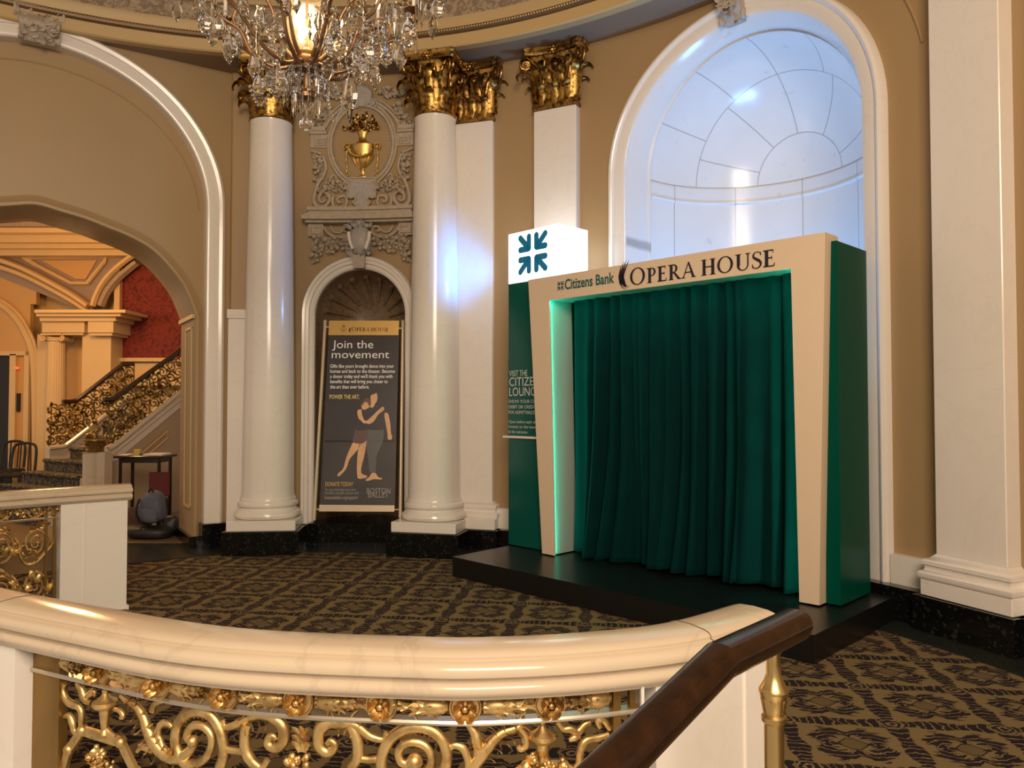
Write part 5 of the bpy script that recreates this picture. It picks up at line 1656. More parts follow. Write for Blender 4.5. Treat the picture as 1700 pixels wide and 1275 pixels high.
for MIRS in ((False,), (True,)):
    mb = MB()
    otube(mb, [(1385, 820), (1330, 838), (1265, 870), (1225, 950), (1212, 1040), (1240, 1130), (1290, 1200), (1320, 1280), (1345, 1380), (1335, 1450), (1280, 1495), (1210, 1480), (1165, 1420), (1180, 1350), (1235, 1330), (1280, 1365), (1275, 1425), (1235, 1435), (1215, 1405)], O4, (.014, .026, .012), 5, .025)
    otube(mb, [(1310, 880), (1270, 950), (1260, 1050), (1290, 1130)], O4, .012, 4, .02)
    otube(mb, [(1125, 310), (1120, 435), (975, 435), (975, 320), (1050, 318), (1078, 345), (1060, 385), (1030, 375)], O5, .020, 2, .02)
    otube(mb, [(1180, 170), (1130, 60), (1090, 110), (1160, 190)], O5, .014, 4, .03)
    mb.build('scroll_bracket', M['plaster'], orn, sharp=60)
for MIRS in ((False,), (True,)):
    mb = MB()
    ocluster(mb, 1330, 900, 1290, 1180, O4, 26, .075, 1)
    mb.build('leaf_carving', M['plaster'], orn, sharp=60)
    mb = MB()
    ocluster(mb, 1000, 150, 1270, 190, O4, 34, .085, 2)
    mb.build('leaf_carving', M['plaster'], orn, sharp=60)
    mb = MB()
    ocluster(mb, 1180, 330, 1320, 520, O4, 36, .08, 3)
    mb.build('leaf_carving', M['plaster'], orn, sharp=60)
    mb = MB()
    ocluster(mb, 960, 170, 1120, 280, O5, 34, .065, 4)
    mb.build('leaf_carving', M['plaster'], orn, sharp=60)
    mb = MB()
    ocluster(mb, 1120, 130, 1260, 240, O5, 26, .07, 5)
    mb.build('leaf_carving', M['plaster'], orn, sharp=60)
mb = MB(); cs_, cz_ = osz(601, 163)
mb.prism([SO(cs_ + x, cz_ + z, .05) for x, z in ((-.10, -.06), (-.12, .05), (-.07, .10), (.07, .10), (.12, .05), (.10, -.06), (.04, -.10), (-.04, -.10))], -SO.out(0) * .06)
rnd = random.Random(2)
for k in range(16):
    e = SO.side(0) * cos(k * pi / 15) + UZ * sin(k * pi / 15); mb.leaf(SO(cs_, cz_ + .02, .04) + e * .07, e, SO.out(0), .05, .09, .5, 6, 3, .3)
for sg in (1, -1): mb.tube(spiral(SO(cs_ + sg * .13, cz_ - .07, .03), SO.side(0) * sg, UZ, .06, .012, rad(120), -1.5, 22), .016, 6)
mb.build('crest', M['grey_plaster'], orn, sharp=60)
# tablet in the middle
mb = MB()
tab = [(612, 110), (950, 110), (945, 340), (905, 348), (870, 330), (850, 360), (885, 400), (850, 440), (785, 465), (720, 440), (680, 400), (715, 360), (695, 330), (660, 348), (615, 340)]
pts = otr(tab, O5, 1, .035); mb.prism(pts, -SO.out(0) * .04)
o = mb.build('tablet', M['grey_plaster'], orn, smooth=False); o['label'] = 'grey diapered tablet'
mb = MB(); mb.tube(otr(tab, O5, 1, .04), .014, 8, up=SO.out(0), closed=True); mb.build('tablet_border', M['plaster'], o, sharp=60)
# shelf below
mb = MB()
for (x0, y0, x1, y1, p) in ((150, 462, 1400, 480, .10), (160, 480, 1390, 525, .08), (160, 525, 1390, 545, .10), (130, 548, 1420, 575, .14), (100, 575, 1425, 600, .17), (130, 600, 1410, 630, .12)):
    slab(x0, y0, x1, y1, O5, -.01, p, False)
mb.build('shelf', M['plaster'], orn, sharp=40)
for MIRS in ((False,), (True,)):
    mb = MB(); slab(1225, 640, 1400, 780, O5, -.01, .06); mb.build('bracket_block', M['plaster'], orn, sharp=40)
for MIRS in ((False,), (True,)):
    mb = MB()
    otube(mb, [(1370, 665), (1370, 750), (1250, 750), (1250, 680), (1330, 680)], O5, .014, 1, .065)
    otube(mb, [(1230, 660), (1190, 730), (1100, 795), (1000, 800), (920, 770), (905, 710), (940, 675), (985, 690), (990, 730), (960, 730)], O5, (.016, .022, .012), 4, .03)
    otube(mb, [(1150, 660), (1110, 730), (1040, 740), (1000, 700)], O5, .014, 4, .02)
    mb.build('swag_scroll', M['plaster'], orn, sharp=60)
for MIRS in ((False,), (True,)):
    mb = MB()
    ocluster(mb, 960, 880, 1280, 830, O5, 46, .08, 6, p=.05); ocluster(mb, 1280, 800, 1310, 1060, O5, 36, .075, 7, p=.05); ocluster(mb, 1090, 930, 1150, 940, O5, 20, .07, 8, p=.05)
    mb.build('flower_swag', M['plaster'], orn, sharp=60)
# shield and keystone of the niche
ks = thing('keystone', wp(PN_C, 3.2, -.1), 'grey carved shield keystone on the crown of the poster niche', 'keystone')
mb = MB()
c_s, c_z = osz(490 + 785 / 7.08, 280 + 860 / 7.08)
mb.ball(SO(c_s, c_z, .09), .13, 18, (1, .75, 1.42), Matrix.Rotation(-rad(OPH), 3, 'Z'))
mb.build('shield', M['grey_plaster'], ks, sharp=80)
mb = MB()
kp = otr([(690, 1030), (850, 1030), (835, 1185), (710, 1185)], O5, 1, .13); mb.prism(kp, -SO.out(0) * .14); mb.build('wedge', M['stone'], ks)
for sg in (1, -1): MB().tube([SO(c_s + sg * a, c_z + b, .15) for a, b in ((.125, .09), (.115, .0), (.075, -.11))], .02, 8).build('white_scroll', M['marble'], ks)
mb = MB(); rnd = random.Random(9)
for k in range(40):
    a, b = rnd.uniform(-.13, .13), rnd.choice((rnd.uniform(-.17, -.1), rnd.uniform(.14, .22)))
    e = SO.side(0) * rnd.uniform(-1, 1) + UZ * rnd.uniform(-.4, 1); mb.leaf(SO(c_s + a, c_z + b, .13), e.normalized(), SO.out(0), .05, .075, .45, 6, 3, .2)
mb.build('leaf_carving', M['grey_plaster'], ks, sharp=60)
# gilded urn
urn = MB(); ub_s, ub_z = osz(601, 295.5); Mu = None
U = lambda y: osz(601, 130 + y / 7.08)[1] - ub_z
cU = SO(ub_s, ub_z, .0)
ur = [(.085, 0), (.085, .02), (.05, .035), (.028, .05), (.025, .09), (.04, .11), (.035, .13), (.09, .20), (.125, .27), (.14, .34), (.145, .40), (.15, .41), (.15, .44), (.10, .455), (.055, .50), (.05, .56), (.075, .60), (.08, .63), (.05, .64)]
kz = U(600) / .64
a_in = -rad(OPH)
urn.lathe([(r_ * .95, z * kz) for r_, z in ur], 32, Matrix.Rotation(a_in, 3, 'Z') @ Matrix.Diagonal((1, .6, 1)), cU, a0=pi, a1=2 * pi)
for k in range(9):
    a = pi + pi * (k + .5) / 9
    pts = [cU + Matrix.Rotation(a_in, 3, 'Z') @ V((r_ * cos(a), .6 * r_ * sin(a), z * kz)) for r_, z in ((.04, .14), (.09, .20), (.125, .27), (.137, .31))]
    urn.tube(pts, [.008, .013, .016, .006], 6)
uo = urn.build('urn', M['gilt_bright'], orn); uo['label'] = 'gilded urn in relief'
mb = MB()
for sg in (1, -1):
    c = SO(ub_s + sg * .175, ub_z + .415 * kz, .03)
    mb.tube(spiral(c, SO.side(0) * sg, UZ, .045, .01, rad(-60), 1.4, 22), .011, 6); mb.ball(c, .018, 8)
    mb.tube(smooth_path([c + V((0, 0, -.03)), c + SO.side(0) * .012 * sg + V((0, 0, -.14)), c + V((0, 0, -.24)), c + SO.side(0) * .01 * sg + V((0, 0, -.31))], 4), [.007 + .006 * ((i % 3) == 1) for i in range(13)], 6)
    mb.ball(c + V((0, 0, -.34)), .018, 6)
mb.tube([SO(ub_s + .135 * cos(a), ub_z + .36 * kz + .09 * sin(a), .10) for a in [pi + pi * i / 14 for i in range(15)]], .016, 6)
mb.build('urn_handles', M['gilt_bright'], uo, sharp=60)
mb = MB(); rnd = random.Random(21)
for k in range(60):
    a = rnd.uniform(0, pi); q = rnd.uniform(.02, .17); x = q * 1.15 * cos(a); z = .62 * kz + q * .95 * sin(a)
    c = SO(ub_s + x, ub_z + z, rnd.uniform(.02, .08))
    if k % 2: mb.ball(c, rnd.uniform(.012, .024), 7)
    else:
        e = (SO.side(0) * x + UZ * (z - .55 * kz)).normalized(); mb.leaf(c, e, SO.out(0), .04, .065, .5, 6, 3, .2)
mb.build('urn_flowers', M['gold'], uo, sharp=60)

# ---- keystones of the tall niche and of the left arch
def console_key(name, label, surf, s0, z0, w0, w1, h, pr, seed, lean=0):
    root = thing(name, surf(s0, z0, 0), label, 'keystone')
    mb = MB(); n = 18
    sd, ou = surf.side(s0), surf.out(s0)
    fr = []
    for i in range(n + 1):
        t = i / n; z = z0 + h * t; w_ = (w0 + (w1 - w0) * t) / 2
        p = pr * (.55 + .35 * sin(2 * pi * (t - .12)) + .45 * t)
        fr.append((z, w_, p))
    for (z, w_, p), (z2, w2, p2) in zip(fr, fr[1:]):
        a = [surf(s0 - w_, z, -.03), surf(s0 - w_, z, p), surf(s0 + w_, z, p), surf(s0 + w_, z, -.03)]
        b = [surf(s0 - w2, z2, -.03), surf(s0 - w2, z2, p2), surf(s0 + w2, z2, p2), surf(s0 + w2, z2, -.03)]
        mb.add(a + b, [(i, (i + 1) % 4, 4 + (i + 1) % 4, 4 + i) for i in range(4)])
    z, w_, p = fr[-1]; mb.add([surf(s0 - w_, z, -.03), surf(s0 - w_, z, p), surf(s0 + w_, z, p), surf(s0 + w_, z, -.03)], [(0, 1, 2, 3)])
    z, w_, p = fr[0]; mb.add([surf(s0 - w_, z, -.03), surf(s0 - w_, z, p), surf(s0 + w_, z, p), surf(s0 + w_, z, -.03)], [(0, 1, 2, 3)])
    body = mb.build('console', M['stone'], root, sharp=50)
    for sg in (1, -1):
        for t, R_ in ((.82, .085), (.12, .05)):
            mb = MB()
            i = int(t * n); z, w_, p = fr[i]
            c = surf(s0 + sg * w_, z, p - R_ * .4)
            mb.tube(spiral(c + sd * sg * .012, ou, UZ, R_, .012, rad(90), -1.5, 22), .014, 6)
            mb.tube([c - sd * sg * .02, c + sd * sg * .02], R_ * .75, 14)
            mb.build('volute', M['stone'], root, sharp=60)
    mb = MB(); rnd = random.Random(seed)
    for k in range(46):
        t = rnd.uniform(.08, .95); z, w_, p = fr[int(t * n)]; x = rnd.uniform(-.8, .8) * w_
        e = sd * rnd.uniform(-1, 1) + UZ * rnd.uniform(-1, .3); mb.leaf(surf(s0 + x, z, p), e.normalized(), ou, .045, .075, .4, 6, 3, .2)
    mb.build('leaf_carving', M['stone'], root, sharp=60)
console_key('keystone', 'carved scroll keystone at the crown of the big pale niche', SB, 0, Z_SPR + BN_HW - .03, .19, .27, .36, .16, 3)
console_key('keystone', 'carved scroll keystone on the broad arch by the staircase hall', SL, 0, LA_ZS + LA_RZ - .03, .30, .42, .34, .20, 5)
# ================================================================ CHANDELIER
CY = 4.5
def CH(px, py, dy=0.0): return at_y(px, py, CY + dy)
hub = CH(509, 100)
HX, HY = hub.x, hub.y
mpp = CY / FPX                                       # metres per pixel there
def hz(py): return CH(509, py).z
chan = thing('chandelier', (HX, HY, hz(120)), 'bronze chandelier with glowing glass globe and hanging cut crystal drops', 'chandelier')
axis = V((HX, HY, 0))
# stem, hub and crown
MB().lathe([(.0, hz(124)), (.03, hz(123)), (.075, hz(119)), (.082, hz(115)), (.075, hz(112)), (.088, hz(108)), (.092, hz(104)), (.085, hz(100)), (.06, hz(96)), (.05, hz(88)), (.03, hz(84)), (.02, hz(80))], 32, c=axis).build('hub', M['bronze'], chan)
MB().lathe([(.010, hz(82)), (.010, 6.9)], 10, c=axis).build('stem', M['bronze'], chan)
MB().lathe([(.03, hz(168)), (.055, hz(164)), (.06, hz(158)), (.05, hz(152)), (.02, hz(148)), (.016, hz(120))], 24, c=axis).build('lower_boss', M['bronze'], chan)
fin = MB(); fin.ball((HX, HY, hz(206)), .042, 20); fin.tube([V((HX, HY, hz(196))), V((HX, HY, hz(166)))], .005, 6)
fin.build('finial_ball', M['crystal'], chan, sharp=20)['label'] = 'clear crystal ball'
# glass globe, open at the top
glp = [(.04, hz(84)), (.085, hz(78)), (.115, hz(62)), (.122, hz(45)), (.112, hz(28)), (.10, hz(14)), (.105, hz(2)), (.12, hz(-12)), (.115, hz(-12)), (.10, hz(2)), (.095, hz(14)), (.107, hz(28)), (.117, hz(45)), (.11, hz(62)), (.08, hz(76)), (.035, hz(82))]
MB().lathe(glp, 40, c=axis).build('glass_globe', M['globe'], chan)['label'] = 'glowing clear glass globe'
for k in range(3):
    a = 2 * pi * k / 3 + .5; p = axis + V((.045 * cos(a), .045 * sin(a), hz(58)))
    m = MB(); m.ball(p, .024, 10, (1, 1, 1.35)); m.build('bulb', M['bulb'], chan)
point('chandelier_glow', (HX, HY, hz(30)), 26, (1.0, .66, .34), .11)
# arms: inner uprights and outer sweeping arms
NA = 10
tips = []
for k in range(NA):
    a = 2 * pi * (k + .35) / NA; e = V((cos(a), sin(a), 0))
    Rr = .62 if k % 2 == 0 else .52
    pts = [axis + e * .07 + V((0, 0, hz(108))), axis + e * .16 + V((0, 0, hz(117))), axis + e * .30 + V((0, 0, hz(100))), axis + e * (Rr * .72) + V((0, 0, hz(62))), axis + e * (Rr * .9) + V((0, 0, hz(45))), axis + e * Rr + V((0, 0, hz(22))), axis + e * (Rr + .01) + V((0, 0, hz(2)))]
    m = MB(); sm = smooth_path(pts, 6); m.tube(sm, taper(len(sm), .013, .011, .009), 8)
    q = pts[3]; side = V((-e.y, e.x, 0))
    m.tube(smooth_path([q, q + e * .04 + UZ * .06, q + e * .02 + UZ * .13] + spiral(q - e * .02 + UZ * .13, e, UZ, .04, .008, 0, 1.2, 12), 3), .006, 6)
    m.build('arm', M['bronze'], chan)
    tip = pts[-1]; tips.append((tip, e))
    m = MB(); m.lathe([(.012, -.01), (.06, .012), (.062, .018), (.014, .012), (.014, .03), (.011, .03)], 20, c=tip)
    m.build('drip_pan', M['bronze'], chan)
    m = MB(); m.lathe([(.011, .0), (.011, .13), (.0, .13)], 10, c=tip + UZ * .025); m.build('candle', M['paper'], chan)
    m = MB(); m.lathe([(.0, 0), (.010, .008), (.016, .028), (.012, .05), (.0, .085)], 10, c=tip + UZ * .155); m.build('candle_bulb', M['candle'], chan)
for k in range(6):
    a = 2 * pi * (k + .2) / 6; e = V((cos(a), sin(a), 0))
    pts = [axis + e * .07 + V((0, 0, hz(100))), axis + e * .13 + V((0, 0, hz(82))), axis + e * .17 + V((0, 0, hz(50))), axis + e * .21 + V((0, 0, hz(15))), axis + e * .30 + V((0, 0, hz(-20))), axis + e * .36 + V((0, 0, hz(-24)))]
    m = MB(); sm = smooth_path(pts, 6); m.tube(sm, taper(len(sm), .014, .010, .008), 8)
    m.build('inner_arm', M['bronze'], chan)
# crystal shapes: leaf drop, kite drop, icicle
def cut_drop(prof, n, sq):
    m = MB().lathe(prof, n, sq=sq)
    m.ball((0, 0, prof[-1][1] + .012), .011, 6)
    return m
leafp = [(.0, -.13), (.012, -.118), (.030, -.098), (.036, -.088), (.034, -.078), (.043, -.062), (.041, -.048), (.034, -.040), (.030, -.026), (.016, -.010), (.006, -.002), (.0, 0)]
kitep = [(.0, -.115), (.022, -.08), (.030, -.062), (.020, -.03), (.007, -.004), (.0, 0)]
icep = [(.0, -.14), (.007, -.11), (.010, -.05), (.008, -.01), (.0, 0)]
bigp = [(.0, -.17), (.010, -.155), (.018, -.12), (.034, -.095), (.037, -.075), (.028, -.045), (.018, -.018), (.0, 0)]
protos = {}
def crystal(kind, p, s=1.0, rz=0.0):
    if kind not in protos:
        m = {'leaf': lambda: cut_drop(leafp, 8, (1, .38)), 'kite': lambda: cut_drop(kitep, 6, (1, .42)), 'ice': lambda: cut_drop(icep, 6, (1, 1)), 'big': lambda: cut_drop(bigp, 8, (1, .42))}[kind]()
        o = m.build('crystal_drop', M['crystal'], chan, smooth=False); protos[kind] = o
    else:
        o = protos[kind].copy(); COL.objects.link(o)
    o.location = p; o.scale = (s, s, s); o.rotation_euler = (0, 0, rz)
    return o
rnd = random.Random(12)
# (px, py of the top, kind, size, distance behind or before the stem)
drops = [(294, 0, 'kite', 1.0, -.2), (340, 2, 'ice', 1.1, .1), (363, 22, 'kite', 1.0, -.3), (382, 54, 'leaf', 1.25, -.25), (397, 42, 'leaf', 1.1, .1), (388, 72, 'kite', .8, .2), (421, 84, 'kite', 1.35, -.1), (459, 108, 'leaf', 1.35, -.2), (447, 70, 'leaf', 1.0, .3), (428, 48, 'ice', 1.0, -.3), (404, 8, 'kite', 1.1, .3), (412, 28, 'ice', 1.2, .2), (436, 18, 'kite', 1.0, -.35), (455, 30, 'leaf', 1.0, -.1), (468, 62, 'kite', 1.1, -.3), (474, 120, 'leaf', .8, .1), (581, 122, 'big', 1.5, -.25), (598, 92, 'leaf', 1.2, -.1), (624, 104, 'kite', 1.3, -.2), (620, 62, 'leaf', 1.25, -.3), (642, 72, 'leaf', 1.1, .2), (661, 50, 'kite', .9, -.1), (664, 74, 'kite', 1.2, -.25), (678, 30, 'leaf', 1.3, -.3), (718, 22, 'kite', 1.3, .1), (700, -2, 'ice', 1.1, -.2), (727, -4, 'leaf', .9, -.1), (640, 16, 'kite', 1.2, .3), (612, 30, 'leaf', 1.0, .3), (600, 52, 'ice', 1.1, .35), (556, 20, 'kite', 1.3, -.35), (553, 46, 'leaf', 1.2, -.3), (563, 66, 'kite', 1.1, .25), (578, 8, 'ice', 1.2, -.3), (590, 118, 'kite', .8, .3), (688, 8, 'ice', 1.0, .2), (712, 0, 'kite', .9, -.3), (352, 2, 'ice', .9, .3), (430, 122, 'leaf', 1.2, .25), (545, 92, 'kite', 1.2, -.2), (536, 70, 'ice', 1.2, .3), (672, -6, 'kite', 1.0, .3), (655, 10, 'ice', 1.1, -.35), (475, 20, 'ice', 1.3, .3), (488, 6, 'kite', 1.1, .35), (446, 100, 'kite', 1.0, .3)]
for (px, py, kd, s_, dy) in drops:
    crystal(kd, CH(px, py, dy), s_ * 1.12, rnd.uniform(-.7, .7))
# tiers of icicles below the hub
for (R_, y, n, L) in ((.105, 120, 14, 1.0), (.13, 140, 14, 1.0), (.075, 158, 10, 1.1)):
    for k in range(n):
        a = 2 * pi * (k + .3) / n
        crystal('ice', V((HX + R_ * cos(a), HY + R_ * sin(a), hz(y))), L * rnd.uniform(.85, 1.1), a)
# strings of beads
mb = MB()
def beads(pts, r, gap):
    sm = smooth_path(pts, 10); d = 0
    for a, b in zip(sm, sm[1:]):
        d += (b - a).length
        if d >= gap: d = 0; mb.ball(b, r, 6)
beads([CH(414, 136, -.2), CH(417, 152, -.2), CH(426, 170, -.2), CH(433, 175, -.2), CH(442, 163, -.2), CH(449, 148, -.2), CH(441, 130, -.2)], .009, .02)
beads([CH(541, 152, -.25), CH(546, 172, -.25), CH(554, 201, -.25), CH(562, 185, -.25), CH(569, 172, -.25), CH(560, 150, -.25), CH(553, 135, -.25)], .009, .02)
for k in range(NA):
    t0, t1 = tips[k][0], tips[(k + 1) % NA][0]
    beads([t0, (t0 + t1) / 2 - UZ * .10, t1], .008, .022)
    beads([t0, axis + tips[k][1] * .35 + V((0, 0, hz(60))), axis + tips[k][1] * .09 + V((0, 0, hz(20)))], .008, .024)
for (R_, y) in ((.10, 121), (.115, 137)):
    beads([V((HX + R_ * cos(2 * pi * i / 24), HY + R_ * sin(2 * pi * i / 24), hz(y))) for i in range(25)], .009, .022)
o = mb.build('bead_strings', M['crystal'], chan, kind='stuff', smooth=False)

mb = MB(); shp = {k: protos[k].data for k in protos}
for k in range(120):
    a = rnd.uniform(0, 2 * pi); R_ = rnd.uniform(.22, .74); z = hz(112) + (hz(-8) - hz(112)) * min(1, max(0, (R_ - .12) / .66)) ** .9 - rnd.uniform(-.12, .06)
    me_ = shp[rnd.choice(('kite', 'leaf', 'ice', 'kite'))]; s_ = rnd.uniform(.8, 1.25); b = rnd.uniform(0, 6.28)
    c0 = V((HX + R_ * cos(a), HY + R_ * sin(a), z)); Mr = Matrix.Rotation(b, 3, 'Z')
    mb.add([c0 + Mr @ (V(v.co) * s_) for v in me_.vertices], [tuple(p.vertices) for p in me_.polygons])
mb.build('small_crystals', M['crystal'], chan, kind='stuff', smooth=False)
# ================================================================ STAIRCASE HALL BEYOND THE LEFT ARCH
HB = 12.6
BGO = 1.5
def bg(y): return y + BGO if y > 11.3 else y
def hp(px, py, y=HB): return at_y(px, py, bg(y))
def rect_px(mb, x0, y0, x1, y1, y, d):
    """upright slab facing the viewer, spanning a pixel box at distance y, d deep"""
    a, b = hp(x0, y0, y), hp(x1, y1, y)
    mb.box(((a.x + b.x) / 2, bg(y) + d / 2, (a.z + b.z) / 2), (abs(b.x - a.x), d, abs(a.z - b.z)))
mb = MB(); mb.box((-7.0, HB + BGO + .25, 3.2), (10, .3, 6.5)); struct(mb, 'wall_hall', M['hall'])
mb = MB(); mb.box((-7.0, 11.6, .004), (6.4, 5.4, .012)); 
struct(mb, 'floor_hall', plain('hall_stone_floor', (.22, .15, .08), .3))
# ochre wall with the arched doorway on the far left
DY = 12.3
mb = MB(); rect_px(mb, -160, 505, 45, 830, DY, .1); rect_px(mb, -160, 430, 60, 505, DY, .1)
struct(mb, 'wall_hall_left', M['hall_orange'])
mb = MB()
ar = smooth_path([V((x, y, 0)) for x, y in [(-60, 487), (-25, 494), (5, 508), (28, 530), (45, 560), (54, 590), (57, 640), (58, 720), (58, 830)]], 5)
for w_, off, r_ in ((0, 0, .055), (0, 8, .03)):
    mb.tube([hp(p.x + off * .8, p.y - off * .5, DY - .03) for p in ar], r_, 8)
struct(mb, 'trim_21', M['hall'])
mb = MB(); rect_px(mb, -60, 590, 16, 830, DY - .02, .04); dk = struct(mb, 'door_1', M['black'])
mb = MB(); rect_px(mb, 16, 588, 22, 830, DY - .08, .08); rect_px(mb, -60, 583, 42, 590, DY - .08, .08); rect_px(mb, 40, 590, 44, 830, DY - .08, .08); struct(mb, 'trim_22', M['hall'])
mb = MB(); a = hp(28.5, 611, DY - .1); mb.box(a, (.05, .05, .04), bevel=.01); tag(mb.build('exit_light', M['exit_red']), 'small red lamp glowing on the wall by the dark doorway', 'lamp')
mb = MB(); rect_px(mb, 23, 653, 32, 683, DY - .04, .04); tag(mb.build('notice_board', M['black']), 'small dark plaque on the cream jamb by the doorway', 'plaque')
# dark chairs by the doorway
ch0 = None
for i, (x, CYH, lab) in enumerate(((8, 13.3, 'dark chair by the doorway of the hall, further from the columns'), (25, 12.6, 'dark chair by the doorway of the hall, next to the cream columns'))):
    c = at_y(x, 760, CYH); r_ = thing('dining_chair', (c.x, CYH, 0), lab, 'chair', 'dark chairs by the doorway')
    for sx in (-.2, .2):
        for sy in (-.2, .2):
            m = MB(); m.box((c.x + sx, CYH + sy, .22), (.04, .04, .44)); m.build('leg', M['black'], r_)
    m = MB(); m.box((c.x, CYH, .46), (.46, .46, .06), bevel=.02); m.build('seat', M['black'], r_)
    m = MB()
    bk = [V((c.x - .20, CYH + .2, .5)), V((c.x - .19, CYH + .25, 0.86)), V((c.x - .1, CYH + .27, .95)), V((c.x + .1, CYH + .27, .95)), V((c.x + .19, CYH + .25, .86)), V((c.x + .20, CYH + .2, .5))]
    m.tube(smooth_path(bk, 4), .022, 8)
    for q in (-.07, .07): m.tube([V((c.x + q, CYH + .22, .5)), V((c.x + q, CYH + .27, .95))], .012, 6)
    m.build('backrest', M['black'], r_)
# fluted column with ionic capital, pier, entablature
def fluted(px0, px1, ytop, ybot, y, label):
    a, b = hp(px0, ytop, y), hp(px1, ytop, y); y = bg(y); cx, r_ = (a.x + b.x) / 2, (b.x - a.x) / 2
    zt = a.z
    root = thing('fluted_column', (cx, y, 0), label, 'column', 'fluted columns of the hall')
    m = MB(); n = 24
    def ring(z, k): return [V((cx + r_ * k * (1 - .06 * (i % 2)) * cos(2 * pi * i / (2 * n)), y + r_ * k * (1 - .06 * (i % 2)) * sin(2 * pi * i / (2 * n)), z)) for i in range(2 * n)]
    rs_ = [ring(.30, 1.05), ring(1.2, 1.04), ring(zt - .12, .93)]
    m.add(sum(rs_, []), [(k * 2 * n + i, k * 2 * n + (i + 1) % (2 * n), (k + 1) * 2 * n + (i + 1) % (2 * n), (k + 1) * 2 * n + i) for k in range(2) for i in range(2 * n)])
    m.build('shaft', M['hall'], root, sharp=20)
    m = MB(); m.box((cx, y, .1), (r_ * 2.8, r_ * 2.8, .2)); m.lathe([(r_ * 1.35, .2), (r_ * 1.4, .23), (r_ * 1.3, .26), (r_ * 1.1, .28), (r_ * 1.1, .30)], 32, c=(cx, y, 0)); m.build('base', M['hall'], root)
    m = MB(); m.lathe([(r_ * .95, zt - .13), (r_ * 1.05, zt - .12), (r_ * 1.05, zt - .10), (r_ * 1.15, zt - .06)], 32, c=(cx, y, 0))
    m.box((cx, y, zt - .015), (r_ * 2.5, r_ * 2.5, .03))
    for sx in (-1, 1):
        for sy in (-1, 1):
            c = V((cx + sx * r_ * 1.12, y + sy * r_ * 1.0, zt - .085)); m.tube(spiral(c, V((sx, 0, 0)), UZ, .055, .01, rad(90), -1.6, 22), .014, 6)
        m.tube([V((cx + sx * r_ * 1.12, y - r_ * .95, zt - .085)), V((cx + sx * r_ * 1.12, y + r_ * .95, zt - .085))], .045, 12)
    m.build('capital', M['hall'], root, sharp=50)
fluted(81, 108, 555, 790, 11.95, 'cream fluted column with scrolled capital beside the hall staircase')
mb = MB(); rect_px(mb, 110, 555, 137, 800, 12.35, .3); struct(mb, 'wall_hall_recess', M['hall_orange'])
mb = MB(); rect_px(mb, 137, 545, 181, 800, 11.9, .75); rect_px(mb, 62, 555, 80, 810, 12.2, .3)
struct(mb, 'wall_hall_pier', M['hall'])
mb = MB()
for (x0, y0, x1, y1, y) in ((70, 532, 140, 552, 11.76), (72, 548, 138, 556, 11.80), (146, 532, 188, 552, 11.70), (148, 550, 186, 557, 11.74), (66, 522, 192, 533, 11.66), (60, 517, 200, 525, 11.55), (57, 514, 208, 519, 11.46)):
    rect_px(mb, x0, y0, x1, y1, y, .8)
struct(mb, 'trim_23', M['hall'])
# ribs, spandrel panel and cornices above
mb = MB()
rib1 = smooth_path([hp(x, y, 12.1) for x, y in [(-60, 415), (0, 432), (40, 447), (85, 470), (120, 490), (146, 508)]], 5)
rib2 = smooth_path([hp(x, y, 12.05) for x, y in [(154, 508), (160, 490), (172, 468), (190, 448), (215, 428), (240, 412)]], 5)
mb.tube(rib1, .07, 6, flat=.7); mb.tube(rib2, .07, 6, flat=.7)
mb.tube([p + V((0, .05, -.12)) for p in rib1], .045, 6)
struct(mb, 'trim_24', M['hall'])
mb = MB(); rib3 = smooth_path([hp(x, y, 12.15) for x, y in [(168, 508), (178, 486), (195, 464), (215, 446), (228, 436)]], 5)
mb.tube(rib3, .10, 6, flat=.6); struct(mb, 'trim_25', M['frieze'])
mb = MB(); mb.prism([hp(x, y, 12.28) for x, y in [(-80, 400), (235, 400), (150, 520), (-80, 428)]], V((0, .1, 0))); struct(mb, 'wall_hall_spandrel', M['hall_grey'])
mb = MB(); pan = [(66, 429), (166, 428), (170, 437), (146, 466), (122, 466), (72, 438)]
mb.tube([hp(x, y, 12.24) for x, y in [(38, 427), (178, 425), (172, 436), (145, 470), (118, 470), (60, 440)]], .04, 6, closed=True)
struct(mb, 'trim_26', M['hall'])
mb = MB(); mb.prism([hp(x, y, 12.25) for x, y in [(68, 432), (160, 432), (142, 463), (126, 463)]], V((0, .05, 0))); struct(mb, 'trim_27', M['hall_orange'])
mb = MB()
for i, (y0, y1, y) in enumerate(((413, 424, 12.0), (402, 412, 11.85), (389, 402, 11.7), (378, 386, 11.5))): rect_px(mb, -160, y0, 260, y1, y, 12.4 - y + .2)
struct(mb, 'trim_28', M['hall'])
mb = MB(); rect_px(mb, -160, 350, 260, 380, 11.6, .9); struct(mb, 'trim_29', M['frieze'])
mb = MB(); mb.box((-7.0, 12.0, 5.4), (10, 4.6, .2)); struct(mb, 'ceiling_hall', M['hall'])
# red damask panel with its moulding
mb = MB(); rect_px(mb, 197, 440, 330, 594, 12.3, .06); pn_ = mb.build('damask_panel', M['damask'])
tag(pn_, 'crimson damask wall covering above the hall staircase', 'wall panel')
mb = MB(); rect_px(mb, 190, 594, 330, 600, 12.2, .1); rect_px(mb, 190, 440, 197, 600, 12.2, .1); rect_px(mb, 190, 602, 330, 640, 12.3, .1); struct(mb, 'trim_30', M['hall'])
